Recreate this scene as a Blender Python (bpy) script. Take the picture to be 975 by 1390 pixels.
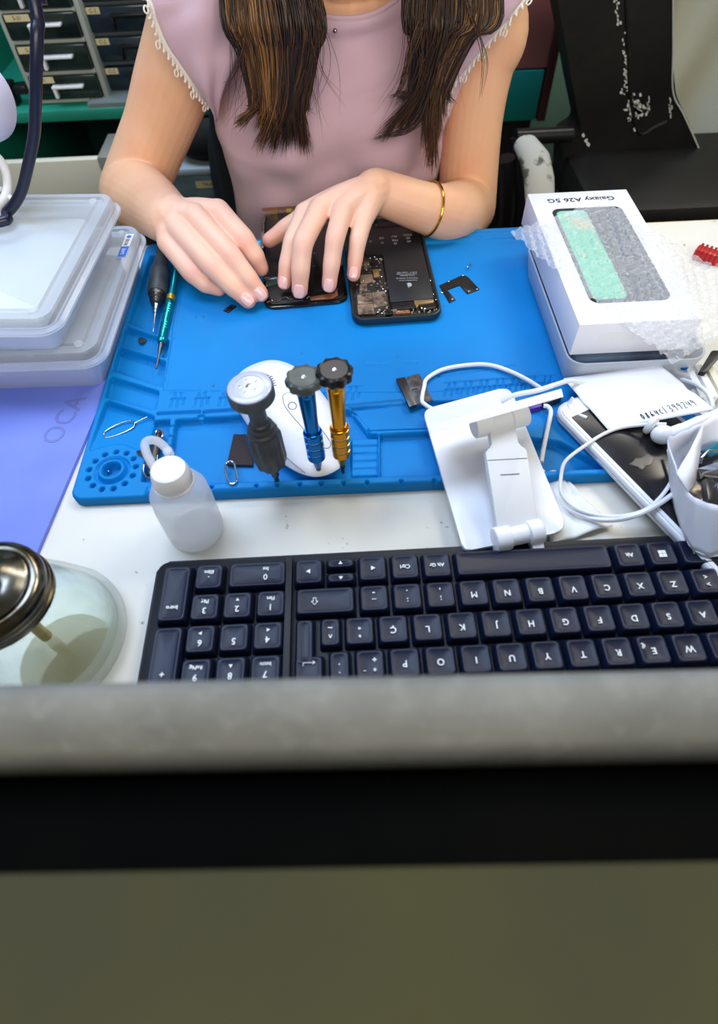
import bpy, bmesh, math, random
import numpy as np
from mathutils import Vector, Matrix, Euler

random.seed(7)
rng = np.random.default_rng(7)
for _o in list(bpy.data.objects):
    bpy.data.objects.remove(_o, do_unlink=True)
SC = bpy.context.scene
COL = SC.collection
DESK = 750.0                       # desk top above the floor, millimetres

# ---------------------------------------------------------------- camera
FPX, PITCH, ROLL, CZ = 806.9, math.radians(53.8), math.radians(-2.6), 331.9
_f = Vector((0, math.cos(PITCH), -math.sin(PITCH)))
_x = Vector((1, 0, 0)); _u = _x.cross(_f)
CX = _x*math.cos(ROLL) + _u*math.sin(ROLL)
CU = -_x*math.sin(ROLL) + _u*math.cos(ROLL)
CF = _f
cam = bpy.data.cameras.new('camera')
cam_o = bpy.data.objects.new('camera', cam); COL.objects.link(cam_o)
M = Matrix((CX, CU, -CF)).transposed().to_4x4()
M.translation = Vector((0, 0, (DESK + CZ)*.001))
cam_o.matrix_world = M
cam.sensor_fit = 'VERTICAL'; cam.sensor_height = 36.0; cam.sensor_width = 36*975/1390
cam.lens = FPX/1390*36
cam.shift_x = 0.0
cam.shift_y = (650-695)/1390.0
cam.clip_start = 0.01
cam.dof.use_dof = True
cam.dof.focus_distance = 0.46
cam.dof.aperture_fstop = 7.0
SC.camera = cam_o

SC.view_settings.view_transform = 'Standard'
SC.view_settings.look = 'None'
SC.view_settings.gamma = 1.0
SC.view_settings.use_curve_mapping = False
SC.cycles.transparent_max_bounces = 32
SC.view_settings.exposure = 0.12

# ---------------------------------------------------------------- world and lamps
wd = bpy.data.worlds.new('room_light'); SC.world = wd; wd.use_nodes = True
wd.node_tree.nodes['Background'].inputs[0].default_value = (0.80, 0.88, 1.0, 1)
wd.node_tree.nodes['Background'].inputs[1].default_value = 0.34

def area(name, loc, size, power, color, target=None):
    l = bpy.data.lights.new(name, 'AREA'); l.shape = 'RECTANGLE'
    l.size, l.size_y = size; l.energy = power; l.color = color
    o = bpy.data.objects.new(name, l); COL.objects.link(o)
    o.location = loc
    if target is not None:
        d = Vector(target) - Vector(loc)
        o.rotation_euler = d.to_track_quat('-Z', 'Y').to_euler()
    return o
area('ceiling_panel_or_fill', (-0.62, 0.75, 2.55), (1.5, 0.8), 38, (0.58, 0.73, 1.0))
area('ceiling_panel_or_fill', (1.25, 1.15, 2.55), (0.7, 0.7), 24, (1.0, 0.93, 0.78))
area('front_fill_light', (0.3, -1.7, 2.2), (2.2, 1.0), 44, (1.0, 0.94, 0.84), (0, 0.5, 0.8))  # added fill from behind the camera to brighten the woman

area('ceiling_panel_or_fill', (0.2, 2.0, 2.55), (1.6, 0.5), 26, (1.0, 0.97, 0.9))  # added overhead fill that lifts the dim background, not a known fixture

# ---------------------------------------------------------------- pixel and point helpers
def ray(px, py):
    return CX*((px-487.5)/FPX) - CU*((py-650)/FPX) + CF
def U(px, py, z=0.0):
    """point of the desk frame (mm) seen at that place at height z over the desk"""
    d = ray(px, py); t = (z-CZ)/d.z
    return Vector((d.x*t, d.y*t, z))
def UY(px, py, y):
    d = ray(px, py); t = y/d.y
    return Vector((d.x*t, y, CZ + d.z*t))

def lin(c):
    c = c/255.0
    return c/12.92 if c <= 0.04045 else ((c+0.055)/1.055)**2.4
def rgb(r, g, b): return (lin(r), lin(g), lin(b), 1)

# ---------------------------------------------------------------- materials
_mats = {}
def mat(name, col, rough=0.5, metal=0.0, spec=0.5, alpha=1.0, trans=0.0, ior=1.45,
        noise=None, bump=None, sss=0.0, coat=0.0, emit=None, sheen=0.0):
    """noise=(colour2, scale, amount lo, hi); bump=(scale, strength, kind)"""
    if name in _mats: return _mats[name]
    m = bpy.data.materials.new(name); m.use_nodes = True
    nt = m.node_tree; N = nt.nodes; L = nt.links
    p = N['Principled BSDF']
    p.inputs['Base Color'].default_value = col
    p.inputs['Roughness'].default_value = rough
    p.inputs['Metallic'].default_value = metal
    p.inputs['Specular IOR Level'].default_value = spec
    p.inputs['Alpha'].default_value = alpha
    p.inputs['Transmission Weight'].default_value = trans
    p.inputs['IOR'].default_value = ior
    p.inputs['Coat Weight'].default_value = coat
    p.inputs['Sheen Weight'].default_value = sheen
    if sss:
        p.inputs['Subsurface Weight'].default_value = sss
        p.inputs['Subsurface Radius'].default_value = (0.010, 0.004, 0.002)
        p.inputs['Subsurface Scale'].default_value = 0.5
    if emit:
        p.inputs['Emission Color'].default_value = emit[0]
        p.inputs['Emission Strength'].default_value = emit[1]
    tc = N.new('ShaderNodeTexCoord')
    if noise:
        layers = noise if isinstance(noise, list) else [noise]
        prev = None
        for (c2, sc, lo, hi) in layers:
            n = N.new('ShaderNodeTexNoise'); n.inputs['Scale'].default_value = sc
            n.inputs['Detail'].default_value = 5
            L.new(tc.outputs['Object'], n.inputs['Vector'])
            mr = N.new('ShaderNodeMapRange')
            mr.inputs['From Min'].default_value = lo; mr.inputs['From Max'].default_value = hi
            L.new(n.outputs['Fac'], mr.inputs['Value'])
            mx = N.new('ShaderNodeMix'); mx.data_type = 'RGBA'
            L.new(mr.outputs['Result'], mx.inputs['Factor'])
            if prev is None: mx.inputs['A'].default_value = col
            else: L.new(prev, mx.inputs['A'])
            mx.inputs['B'].default_value = c2
            prev = mx.outputs['Result']
        L.new(prev, p.inputs['Base Color'])
    if bump:
        sc, st, kind = bump
        if kind == 'noise':
            n = N.new('ShaderNodeTexNoise'); n.inputs['Scale'].default_value = sc
            n.inputs['Detail'].default_value = 4; out = n.outputs['Fac']
        elif kind == 'wave':
            n = N.new('ShaderNodeTexWave'); n.inputs['Scale'].default_value = sc
            n.inputs['Distortion'].default_value = 1.0; out = n.outputs['Fac']
        elif kind == 'rings':
            n = N.new('ShaderNodeTexWave'); n.wave_type = 'RINGS'
            n.inputs['Scale'].default_value = sc; out = n.outputs['Fac']
        else:
            n = N.new('ShaderNodeTexVoronoi'); n.inputs['Scale'].default_value = sc
            out = n.outputs['Distance']
        L.new(tc.outputs['Object'], n.inputs['Vector'])
        b = N.new('ShaderNodeBump'); b.inputs['Strength'].default_value = st
        b.inputs['Distance'].default_value = 0.002
        L.new(out, b.inputs['Height']); L.new(b.outputs['Normal'], p.inputs['Normal'])
    _mats[name] = m
    return m

def thin_glass(m, tint, edge, rough=.04, lo=.035, hi=.75):
    """thin-walled clear glass: sees through face on, tinted and mirror-like edge on"""
    nt = m.node_tree; N = nt.nodes; L = nt.links; out = N['Material Output']
    w = N.new('ShaderNodeLayerWeight'); w.inputs['Blend'].default_value = .35
    mx = N.new('ShaderNodeMix'); mx.data_type = 'RGBA'; mx.inputs['A'].default_value = tint; mx.inputs['B'].default_value = edge
    L.new(w.outputs['Facing'], mx.inputs['Factor'])
    tp = N.new('ShaderNodeBsdfTransparent'); L.new(mx.outputs['Result'], tp.inputs['Color'])
    gl = N.new('ShaderNodeBsdfGlossy'); gl.inputs['Roughness'].default_value = rough
    pw = N.new('ShaderNodeMath'); pw.operation = 'POWER'; pw.inputs[1].default_value = 3.0; L.new(w.outputs['Facing'], pw.inputs[0])
    fr = N.new('ShaderNodeMapRange'); fr.inputs['To Min'].default_value = lo; fr.inputs['To Max'].default_value = hi; L.new(pw.outputs[0], fr.inputs['Value'])
    ms_ = N.new('ShaderNodeMixShader'); L.new(fr.outputs[0], ms_.inputs[0]); L.new(tp.outputs[0], ms_.inputs[1]); L.new(gl.outputs[0], ms_.inputs[2])
    L.new(ms_.outputs[0], out.inputs['Surface']); return m
def edge_alpha(m, lo, hi, blend=.35):
    """thin clear plastic or glass: denser where the wall is seen edge on"""
    nt = m.node_tree; p = nt.nodes['Principled BSDF']
    w = nt.nodes.new('ShaderNodeLayerWeight'); w.inputs['Blend'].default_value = blend
    r = nt.nodes.new('ShaderNodeMapRange'); r.inputs['To Min'].default_value = lo; r.inputs['To Max'].default_value = hi
    nt.links.new(w.outputs['Facing'], r.inputs['Value']); nt.links.new(r.outputs['Result'], p.inputs['Alpha'])
    return m

# ---------------------------------------------------------------- mesh builder (millimetres, desk frame)
class B:
    def __init__(s):
        s.v = []; s.f = []; s.m = []; s.cur = 0
    def add(s, vs, fs, mx=None):
        o = len(s.v)
        for v in vs:
            v = Vector(v)
            if mx is not None: v = mx @ v
            s.v.append(v)
        for f in fs:
            s.f.append([i+o for i in f]); s.m.append(s.cur)
        return s
    def addbm(s, bm, mx=None):
        bm.verts.index_update()
        s.add([v.co.copy() for v in bm.verts], [[v.index for v in f.verts] for f in bm.faces], mx)
        bm.free(); return s
    def box(s, x0, x1, y0, y1, z0, z1, bev=0, mx=None, seg=2):
        bm = bmesh.new()
        bmesh.ops.create_cube(bm, size=1)
        for v in bm.verts:
            v.co = Vector(((x0+x1)/2+v.co.x*(x1-x0), (y0+y1)/2+v.co.y*(y1-y0), (z0+z1)/2+v.co.z*(z1-z0)))
        if bev: bmesh.ops.bevel(bm, geom=bm.edges[:], offset=bev, segments=seg, affect='EDGES', profile=.5)
        return s.addbm(bm, mx)
    def prism(s, poly, z0, z1, bev=0, mx=None, seg=2):
        """extrude polygon [(x,y)]; bevels the top rim"""
        pts = [Vector((p[0], p[1])) for p in poly]
        a = sum(pts[i].x*pts[(i+1) % len(pts)].y - pts[(i+1) % len(pts)].x*pts[i].y for i in range(len(pts)))
        if a < 0: pts.reverse()
        bm = bmesh.new()
        lo = [bm.verts.new((p.x, p.y, z0)) for p in pts]
        hi = [bm.verts.new((p.x, p.y, z1)) for p in pts]
        n = len(pts)
        bm.faces.new(lo[::-1]); top = bm.faces.new(hi)
        for i in range(n): bm.faces.new((lo[i], lo[(i+1) % n], hi[(i+1) % n], hi[i]))
        if bev:
            bmesh.ops.bevel(bm, geom=[e for e in top.edges], offset=bev, segments=seg, affect='EDGES', profile=.5)
        return s.addbm(bm, mx)
    def tube(s, path, r, n=8, caps=True, closed=False, flat=None):
        """sweep a circle (radius r or per-point list) along path"""
        P = [Vector(p) for p in path]; m = len(P)
        R = r if isinstance(r, (list, tuple)) else [r]*m
        vs = []; up = None
        for i in range(m):
            if closed: t = P[(i+1) % m]-P[i-1]
            else: t = P[min(i+1, m-1)]-P[max(i-1, 0)]
            if t.length < 1e-9: t = Vector((0, 0, 1))
            t.normalize()
            if up is None:
                up = Vector((0, 0, 1)) if abs(t.z) < .9 else Vector((1, 0, 0))
            a = (up - t*up.dot(t))
            if a.length < 1e-6: a = t.orthogonal()
            a.normalize(); b = t.cross(a); up = a
            for k in range(n):
                th = 2*math.pi*k/n
                vs.append(P[i] + a*(R[i]*math.cos(th)*(flat or 1)) + b*(R[i]*math.sin(th)))
        fs = []
        for i in range(m if closed else m-1):
            j = (i+1) % m
            for k in range(n):
                k2 = (k+1) % n
                fs.append((i*n+k, i*n+k2, j*n+k2, j*n+k))
        if caps and not closed:
            fs.append(tuple(range(n))[::-1]); fs.append(tuple((m-1)*n+k for k in range(n)))
        return s.add(vs, fs)
    def lathe(s, prof, base, axis=(0, 0, 1), n=40, xs=1.0, ys=1.0, lobes=None, ref=None):
        """prof [(r,h)] revolved about axis through base; lobes=(count, depth, (h0,h1)) flutes the rim"""
        A = Vector(axis).normalized(); base = Vector(base)
        X = (Vector(ref) if ref else A.orthogonal()).normalized()
        X = (X - A*X.dot(A)).normalized(); Y = A.cross(X)
        vs = []; fs = []; m = len(prof)
        for (r, h) in prof:
            for k in range(n):
                th = 2*math.pi*k/n; rr = r
                if lobes and lobes[2][0] <= h <= lobes[2][1]: rr = r*(1+lobes[1]*math.cos(lobes[0]*th))
                vs.append(base + A*h + X*(rr*xs*math.cos(th)) + Y*(rr*ys*math.sin(th)))
        for i in range(m-1):
            for k in range(n):
                k2 = (k+1) % n
                fs.append((i*n+k, i*n+k2, (i+1)*n+k2, (i+1)*n+k))
        if prof[0][0] > 1e-6: fs.append(tuple(range(n))[::-1])
        if prof[-1][0] > 1e-6: fs.append(tuple((m-1)*n+k for k in range(n)))
        return s.add(vs, fs)
    def ball(s, c, r, seg=16, scale=(1, 1, 1), rot=None):
        bm = bmesh.new(); bmesh.ops.create_uvsphere(bm, u_segments=seg, v_segments=max(6, seg//2), radius=r)
        mx = Matrix.Translation(Vector(c)) @ (rot.to_4x4() if rot else Matrix()) @ Matrix.Diagonal((*scale, 1))
        return s.addbm(bm, mx)
    def grid(s, pts, closed_u=False):
        """pts[i][j] surface"""
        nu = len(pts); nv = len(pts[0]); vs = [p for row in pts for p in row]; fs = []
        for i in range(nu if closed_u else nu-1):
            for j in range(nv-1):
                a = i*nv+j; b = ((i+1) % nu)*nv+j
                fs.append((a, b, b+1, a+1))
        return s.add(vs, fs)
    def bounds(s):
        xs = [v.x for v in s.v]; ys = [v.y for v in s.v]; zs = [v.z for v in s.v]
        return min(xs), max(xs), min(ys), max(ys), min(zs), max(zs)

_org = {}
def thing(name, label, cat, base, group=None):
    o = bpy.data.objects.new(name, None); COL.objects.link(o)
    o.empty_display_size = .02
    o.location = Vector((base[0], base[1], base[2]+DESK))*.001
    _org[o.name] = Vector(base)
    o['label'] = label; o['category'] = cat
    if group: o['group'] = group
    return o
def obj(name, b, m, parent=None, label=None, cat=None, group=None, kind=None, smooth=True, ang=35, recalc=True):
    ms = m if isinstance(m, (list, tuple)) else [m]
    if parent is not None: org = _org[parent.name]
    else:
        x0, x1, y0, y1, z0, z1 = b.bounds(); org = Vector(((x0+x1)/2, (y0+y1)/2, z0))
    me = bpy.data.meshes.new(name)
    me.from_pydata([tuple((v-org)*.001) for v in b.v], [], b.f)
    for q in ms: me.materials.append(q)
    if len(ms) > 1: me.polygons.foreach_set('material_index', b.m)
    if recalc:
        bm = bmesh.new(); bm.from_mesh(me)
        bmesh.ops.recalc_face_normals(bm, faces=bm.faces[:]); bm.to_mesh(me); bm.free()
    if smooth:
        me.polygons.foreach_set('use_smooth', [True]*len(me.polygons))
        try: me.set_sharp_from_angle(angle=math.radians(ang))
        except Exception: pass
    me.update()
    o = bpy.data.objects.new(name, me); COL.objects.link(o)
    if parent is not None:
        o.parent = parent; _org[o.name] = org
    else:
        o.location = (org + Vector((0, 0, DESK)))*.001; _org[o.name] = org
    if label: o['label'] = label
    if cat: o['category'] = cat
    if group: o['group'] = group
    if kind: o['kind'] = kind
    return o
def struct(name, b, m, **k): return obj(name, b, m, kind='structure', **k)

def text_mesh(txt, size, mx, depth=0.15, align='CENTER', bold=0.0, sx=1.0):
    """letters as a mesh builder in mm; text lies in local XY, mx puts it in place"""
    cu = bpy.data.curves.new('t', 'FONT'); cu.body = txt; cu.size = size; cu.extrude = depth/2
    cu.align_x = align; cu.align_y = 'CENTER'; cu.offset = bold; cu.resolution_u = 3
    o = bpy.data.objects.new('t', cu); COL.objects.link(o)
    me = bpy.data.meshes.new_from_object(o)
    b = B()
    b.add([Vector((v.co.x*sx, v.co.y, v.co.z)) for v in me.vertices], [list(p.vertices) for p in me.polygons], mx)
    bpy.data.objects.remove(o, do_unlink=True); bpy.data.curves.remove(cu); bpy.data.meshes.remove(me)
    return b
def frame(o, xa, ya=None, za=(0, 0, 1)):
    """matrix with origin o, local x along xa, z along za"""
    X = Vector(xa).normalized(); Z = Vector(za).normalized(); Y = Z.cross(X).normalized(); X = Y.cross(Z)
    m = Matrix((X, Y, Z)).transposed().to_4x4(); m.translation = Vector(o); return m
def rrect(x0, x1, y0, y1, r, n=5):
    out = []
    for cx, cy, a0 in ((x1-r, y1-r, 0), (x0+r, y1-r, 90), (x0+r, y0+r, 180), (x1-r, y0+r, 270)):
        for k in range(n+1):
            a = math.radians(a0+90*k/n); out.append((cx+r*math.cos(a), cy+r*math.sin(a)))
    return out
def rquad(pts, r=3, n=4):
    """rounded corners for a polygon"""
    out = []; P = [Vector((p[0], p[1])) for p in pts]; m = len(P)
    for i in range(m):
        a, b, c = P[i-1], P[i], P[(i+1) % m]
        rr = r[i] if isinstance(r, (list, tuple)) else r
        d1 = (a-b); d2 = (c-b); k = min(rr, d1.length*.45, d2.length*.45)
        p1 = b+d1.normalized()*k; p2 = b+d2.normalized()*k
        for j in range(n+1):
            t = j/n; out.append(tuple(p1*(1-t)**2 + b*2*t*(1-t) + p2*t*t))
    return out
def pxpoly(pts, z): return [tuple(U(x, y, z)[:2]) for x, y in pts]
def spline(pts, n=8, closed=False):
    """Catmull-Rom"""
    P = [Vector(p) for p in pts]; m = len(P); out = []
    rngi = range(m) if closed else range(m-1)
    for i in rngi:
        p0 = P[(i-1) % m] if closed or i > 0 else P[0]*2-P[1]
        p1 = P[i]; p2 = P[(i+1) % m]
        p3 = P[(i+2) % m] if closed or i+2 < m else P[m-1]*2-P[m-2]
        for k in range(n):
            t = k/n
            out.append(.5*((2*p1)+(p2-p0)*t+(2*p0-5*p1+4*p2-p3)*t*t+(3*p1-3*p2+p3-p0)*t**3))
    if not closed: out.append(P[-1])
    return out
# ================================================================= setting
m_floor = mat('floor_tile', rgb(96, 104, 92), .45, noise=(rgb(72, 80, 72), 9, .35, .65), bump=(60, .15, 'noise'))
m_wall = mat('wall_paint', rgb(150, 152, 146), .8, noise=(rgb(120, 124, 120), 4, .4, .7))
m_ceil = mat('ceiling_paint', rgb(150, 152, 150), .9, bump=(40, .1, 'noise'))
struct('floor', B().box(-2600, 2600, -2200, 2600, -DESK-40, -DESK), m_floor)
struct('wall_back', B().box(-2600, 2600, 2560, 2660, -DESK, 1900), m_wall)
struct('wall_left', B().box(-2600, -2500, -2200, 2560, -DESK, 1900), m_wall)
struct('wall_right', B().box(2500, 2600, -2200, 2560, -DESK, 1900), m_wall)
struct('ceiling', B().box(-2600, 2600, -2200, 2660, 1900, 1960), m_ceil)

# ---- work desk
m_desk = mat('desk_laminate', rgb(232, 228, 216), .42,
             noise=[(rgb(206, 202, 190), 7, .45, .75), (rgb(120, 112, 100), 150, .70, .78)])
m_deskedge = mat('desk_edge', rgb(214, 202, 172), .5)
m_leg = mat('grey_steel', rgb(120, 122, 124), .4, metal=.7)
dk = thing('work_desk', 'cream white laminate work desk with dirty specks under the blue mat and keyboard', 'desk', (0, 300, -DESK))
obj('desk_top', B().box(-760, 820, 76, 540, -26, 0, 2.5), m_desk, dk)
obj('edge_band', B().box(-761, 821, 540, 542, -25, -1, .6), m_deskedge, dk)
for lx in (-740, 780):
    for ly in (90, 490):
        obj('leg', B().box(lx-20, lx+20, ly-20, ly+20, -DESK, -26, 2), m_leg, dk)
obj('modesty_panel', B().box(-700, 760, 96, 112, -420, -26, 1), m_desk, dk)

# ---- counter partition in the foreground
m_cap = mat('weathered_grey_rail', rgb(128, 129, 124), .7, noise=[(rgb(106, 108, 104), 40, .3, .8), (rgb(140, 142, 137), 160, .5, .9)], bump=(240, .12, 'noise'))
m_mblack = mat('matt_black', rgb(7, 7, 5), .9, spec=.08, noise=(rgb(16, 14, 9), 10, .4, .7))
m_olive = mat('olive_counter_laminate', rgb(66, 62, 34), .8, spec=.2, noise=(rgb(56, 55, 40), 12, .35, .7))
pt = thing('counter_partition', 'blurred grey partition rail with black gap and olive counter in the foreground', 'counter', (0, 0, -DESK))
TILT = Matrix.Rotation(math.radians(-1.35), 4, 'Z')
b = B(); prof = []
x0, x1 = -900, 900
pr = [(33.4, -200), (33.4, 150), (34, 157), (35.3, 163.5), (37.4, 169.5), (40, 174), (43, 177.8), (46, 179.6), (48.4, 178.7), (50, 175.5), (50, -200)]
for xx in np.linspace(x0, x1, 13): prof.append([TILT @ Vector((xx, y, z)) for y, z in pr])
b.grid(prof); obj('cap_rail', b, m_cap, pt, ang=50)
obj('black_channel', B().box(x0, x1, 8.3, 33.3, 100, 146, 1, TILT), m_mblack, pt)  # near-black strip sunk between rail and ledge
obj('counter_ledge', B().box(x0, x1, -320, 8.2, 152, 178, 1.2, TILT), m_olive, pt)
obj('front_panel', B().box(x0, x1, -60, -30, -DESK, 152, 1, TILT), m_olive, pt)
obj('rear_panel', B().box(x0, x1, 33.5, 49.5, -DESK, -201, 0, TILT), m_cap, pt)
# ================================================================= blue repair mat (one moulded height-field)
m_mat = mat('blue_silicone', rgb(0, 128, 203), .5, spec=.25, noise=[(rgb(6, 114, 184), 6, .45, .7), (rgb(24, 78, 120), 120, .70, .76)])
MX0, MY0, MW, MH = -195.0, 230.5, 450.0, 300.0
ST = 0.6
gx = np.arange(0, MW+ST*.5, ST); gy = np.arange(0, MH+ST*.5, ST)
GX, GY = np.meshgrid(gx+MX0, gy+MY0, indexing='ij')
def psdf(poly):
    """signed distance to polygon, negative inside"""
    P = np.array([(p[0], p[1]) for p in poly], float); d = np.full(GX.shape, 1e9); ins = np.zeros(GX.shape, bool)
    n = len(P)
    for i in range(n):
        a = P[i]; c = P[(i+1) % n]; e = c-a
        wx = GX-a[0]; wy = GY-a[1]
        t = np.clip((wx*e[0]+wy*e[1])/(e@e+1e-9), 0, 1)
        d = np.minimum(d, (wx-e[0]*t)**2+(wy-e[1]*t)**2)
        cond = (a[1] > GY) != (c[1] > GY)
        with np.errstate(divide='ignore', invalid='ignore'):
            xi = a[0]+(GY-a[1])*e[0]/(e[1] if e[1] else 1e-9)
        ins ^= cond & (GX < xi)
    d = np.sqrt(d); return np.where(ins, -d, d)
def sstep(d, w=.6): return np.clip(.5-d/(2*w), 0, 1)
Hm = np.full(GX.shape, 8.0)
def recess(poly, depth, w=.6):
    global Hm
    k = sstep(psdf(poly), w); Hm = Hm*(1-k)+depth*k
def raise_(poly, h, w=.9):
    global Hm
    k = sstep(psdf(poly), w); Hm = np.maximum(Hm, Hm*(1-k)+h*k)
def groove(a, c, w=.7, dep=1.0):
    global Hm
    a = np.array(a[:2]); c = np.array(c[:2]); e = c-a
    t = np.clip(((GX-a[0])*e[0]+(GY-a[1])*e[1])/(e@e+1e-9), 0, 1)
    d = np.hypot(GX-a[0]-e[0]*t, GY-a[1]-e[1]*t)
    Hm -= dep*sstep(d-w, .5)
def gpx(pts, z=7, w=.7, dep=1.0):
    q = [U(x, y, z) for x, y in pts]
    for i in range(len(q)-1): groove(q[i], q[i+1], w, dep)
zr = 7.0
# main flat field, a little below the rim
recess([U(250, 352, zr), U(700, 322, zr), (244, 522), (244, 420), U(760, 520, zr), U(575, 533, zr), U(225, 530, zr)], 6.0, 1.4)
recess(rquad(pxpoly([(205, 347), (246, 345), (214, 456), (174, 439)], 7), 4), 1.4)
recess(rquad(pxpoly([(171, 444), (230, 463), (226, 487), (165, 470)], 7), 2), 2.4)
recess(rquad(pxpoly([(162, 472), (225, 491), (221, 526), (153, 504)], 7), 2), 1.0)
recess(rquad(pxpoly([(150, 512), (216, 532), (211, 557), (143, 540)], 7), 2), 2.8)
# sloped big tray lower left
pE = rquad(pxpoly([(144, 544), (210, 566), (196, 616), (164, 600), (121, 613)], 7), [3, 3, 8, 20, 3])
k = sstep(psdf(pE), .9); q0 = U(121, 613, 7); q1 = U(150, 545, 7)
ramp = np.clip((GY-q0.y)/(q1.y-q0.y), 0, 1); Hm = Hm*(1-k)+(6.6-5.6*ramp)*k
# bit holder ring with holes
rc = U(151, 637, 9); rd = np.hypot(GX-rc.x, GY-rc.y)
Hm = np.where(rd < 12.2, 5.2, Hm)
Hm = np.where((rd < 10.5), np.maximum(Hm, np.clip(5+(10.5-rd)*2.2, 5, 9.5)), Hm)
Hm = np.where(rd < 6.6, 1.5+np.clip((rd-5.9)/.7, 0, 1)*7, Hm)
for i in range(13):
    a = 2*math.pi*(i+.3)/13; hx, hy = rc.x+16.3*math.cos(a), rc.y+16.3*math.sin(a)
    Hm = Hm-5*sstep(np.hypot(GX-hx, GY-hy)-1.7, .5)
# narrow trough, slots and steps
recess(rquad(pxpoly([(208, 572), (231, 570), (219, 657), (192, 654)], 7), 2), 1.2)
for i in range(6):
    yy = 579+i*13.5; xx = 231-i*2.0
    gpx([(xx, yy), (xx+9, yy-.3)], w=.5, dep=2.5)
recess(rquad(pxpoly([(239, 570), (470, 556), (478, 560), (502, 590), (514, 590), (514, 650), (226, 657)], 7), [2, 4, 2, 2, 2, 4, 2]), .9)
for i in range(5):
    y0 = 594+i*9.5
    k = sstep(psdf(pxpoly([(477, y0), (513, y0-1), (513, y0+8), (477, y0+9)], 7)), .6); Hm = Hm*(1-k)+(5.6-.75*i)*k
recess(rquad(pxpoly([(516, 590), (640, 584), (760, 600), (835, 642), (516, 649)], 7), 2), 1.0)
recess(rquad(pxpoly([(472, 552), (560, 546), (650, 544), (650, 578), (505, 582), (480, 556)], 7), 2), 3.8)
gpx([(472, 552), (545, 545)], w=1.6, dep=2.0); gpx([(470, 559), (480, 559), (502, 583), (590, 580)], w=2.0, dep=2.4)
gpx([(216, 562), (270, 560)], w=1.5, dep=3); gpx([(278, 560), (330, 556)], w=1.5, dep=3)
Hm = Hm-3*sstep(np.hypot(GX-U(273, 566, 7).x, GY-U(273, 566, 7).y)-2.4, .6)
# engraved lines around the flat field
gpx([(234, 462), (223, 530)], w=.6, dep=1.2); gpx([(246, 372), (234, 458)], w=.6, dep=1)
for k0, (xa, ya, n, sp) in enumerate(((232, 533, 3, 33), (440, 524, 2, 30), (604, 518, 7, 22))):
    for i in range(n):
        x = xa+i*sp; y = ya-i*(1.6 if k0 == 2 else 0.6)
        gpx([(x, y), (x+20, y-1)], w=.45, dep=1.6); gpx([(x, y+9), (x+20, y+8)], w=.45, dep=1.6)
        gpx([(x+6, y), (x+5, y+9)], w=.45, dep=1.6); gpx([(x+14, y-1), (x+13, y+8)], w=.45, dep=1.6)
        gpx([(x+2, y+9), (x-1, y+20)], w=.45, dep=1.6); gpx([(x+10, y+9), (x+8, y+20)], w=.45, dep=1.6)
        gpx([(x+18, y+8), (x+16, y+17)], w=.45, dep=1.6)
gpx([(596, 503), (596, 510), (700, 494)], w=.4, dep=1.2)
gpx([(205+40, 338), (700, 318)], w=.5, dep=.8); gpx([(205+42, 333), (700, 313)], w=.5, dep=.6)
# small printed-size marks
for (xa, xb, y) in ((455, 485, 494), (497, 530, 492), (545, 566, 489)):
    x = xa
    while x < xb: gpx([(x, y), (x+1.5, y+3)], w=.3, dep=1.0); x += 4
# magnetic strip along the front with bit holes
raise_([U(200, 659, 10), U(836, 634, 10), U(838, 645, 10), U(197, 668, 10)], 10.0, 1.2)
for hx in (198+9, 287, 348, 376, 407, 436, 466, 498, 545, 590, 640, 700):
    hp = U(hx, 662-(hx-198)*.031 + 1.5, 10); Hm = Hm-4*sstep(np.hypot(GX-hp.x, GY-hp.y)-1.1, .5)
# outer silhouette with rounded corners and a soft rim
ed = psdf(rrect(MX0, MX0+MW, MY0, MY0+MH, 9))
Hm = np.where(ed > -1.8, Hm-np.clip((ed+1.8)/1.8, 0, 1)**2*1.8, Hm)
# mottling of the rubber
NX, NY = GX.shape
ins = ed <= 0.3
idx = -np.ones(NX*NY, int)
vt = []; flat = ins.ravel()
idx[flat] = np.arange(flat.sum())
nv = int(flat.sum())
gxr, gyr, hr = GX.ravel()[flat], GY.ravel()[flat], np.maximum(Hm.ravel()[flat], .8)
I = idx.reshape(NX, NY)
q = np.stack([I[:-1, :-1], I[1:, :-1], I[1:, 1:], I[:-1, 1:]], -1).reshape(-1, 4)
q = q[(q >= 0).all(1)]
# skirt
from collections import defaultdict
edges = np.concatenate([q[:, [0, 1]], q[:, [1, 2]], q[:, [2, 3]], q[:, [3, 0]]])
key = np.sort(edges, 1); code = key[:, 0].astype(np.int64)*nv+key[:, 1]
u_, inv, cnt = np.unique(code, return_inverse=True, return_counts=True)
be = edges[cnt[inv] == 1]
bv = np.unique(be); low = {int(v): nv+i for i, v in enumerate(bv)}
V = np.concatenate([np.stack([gxr, gyr, hr], 1), np.stack([gxr[bv], gyr[bv], np.zeros(len(bv))], 1)])
sk = np.array([(low[int(a)], low[int(c)], int(c), int(a)) for a, c in be])
F = np.concatenate([q, sk])
org = Vector((MX0+MW/2, MY0+MH/2, 0))
V = (V-np.array(org))*.001
me = bpy.data.meshes.new('repair_mat')
me.vertices.add(len(V)); me.vertices.foreach_set('co', V.ravel())
me.loops.add(F.size); me.loops.foreach_set('vertex_index', F.ravel().astype(np.int32))
me.polygons.add(len(F)); me.polygons.foreach_set('loop_start', np.arange(len(F), dtype=np.int32)*4)
me.polygons.foreach_set('use_smooth', np.ones(len(F), bool))
me.update(calc_edges=True); me.validate()
me.materials.append(m_mat)
mo = bpy.data.objects.new('repair_mat', me); COL.objects.link(mo)
mo.location = (org+Vector((0, 0, DESK)))*.001
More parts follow.
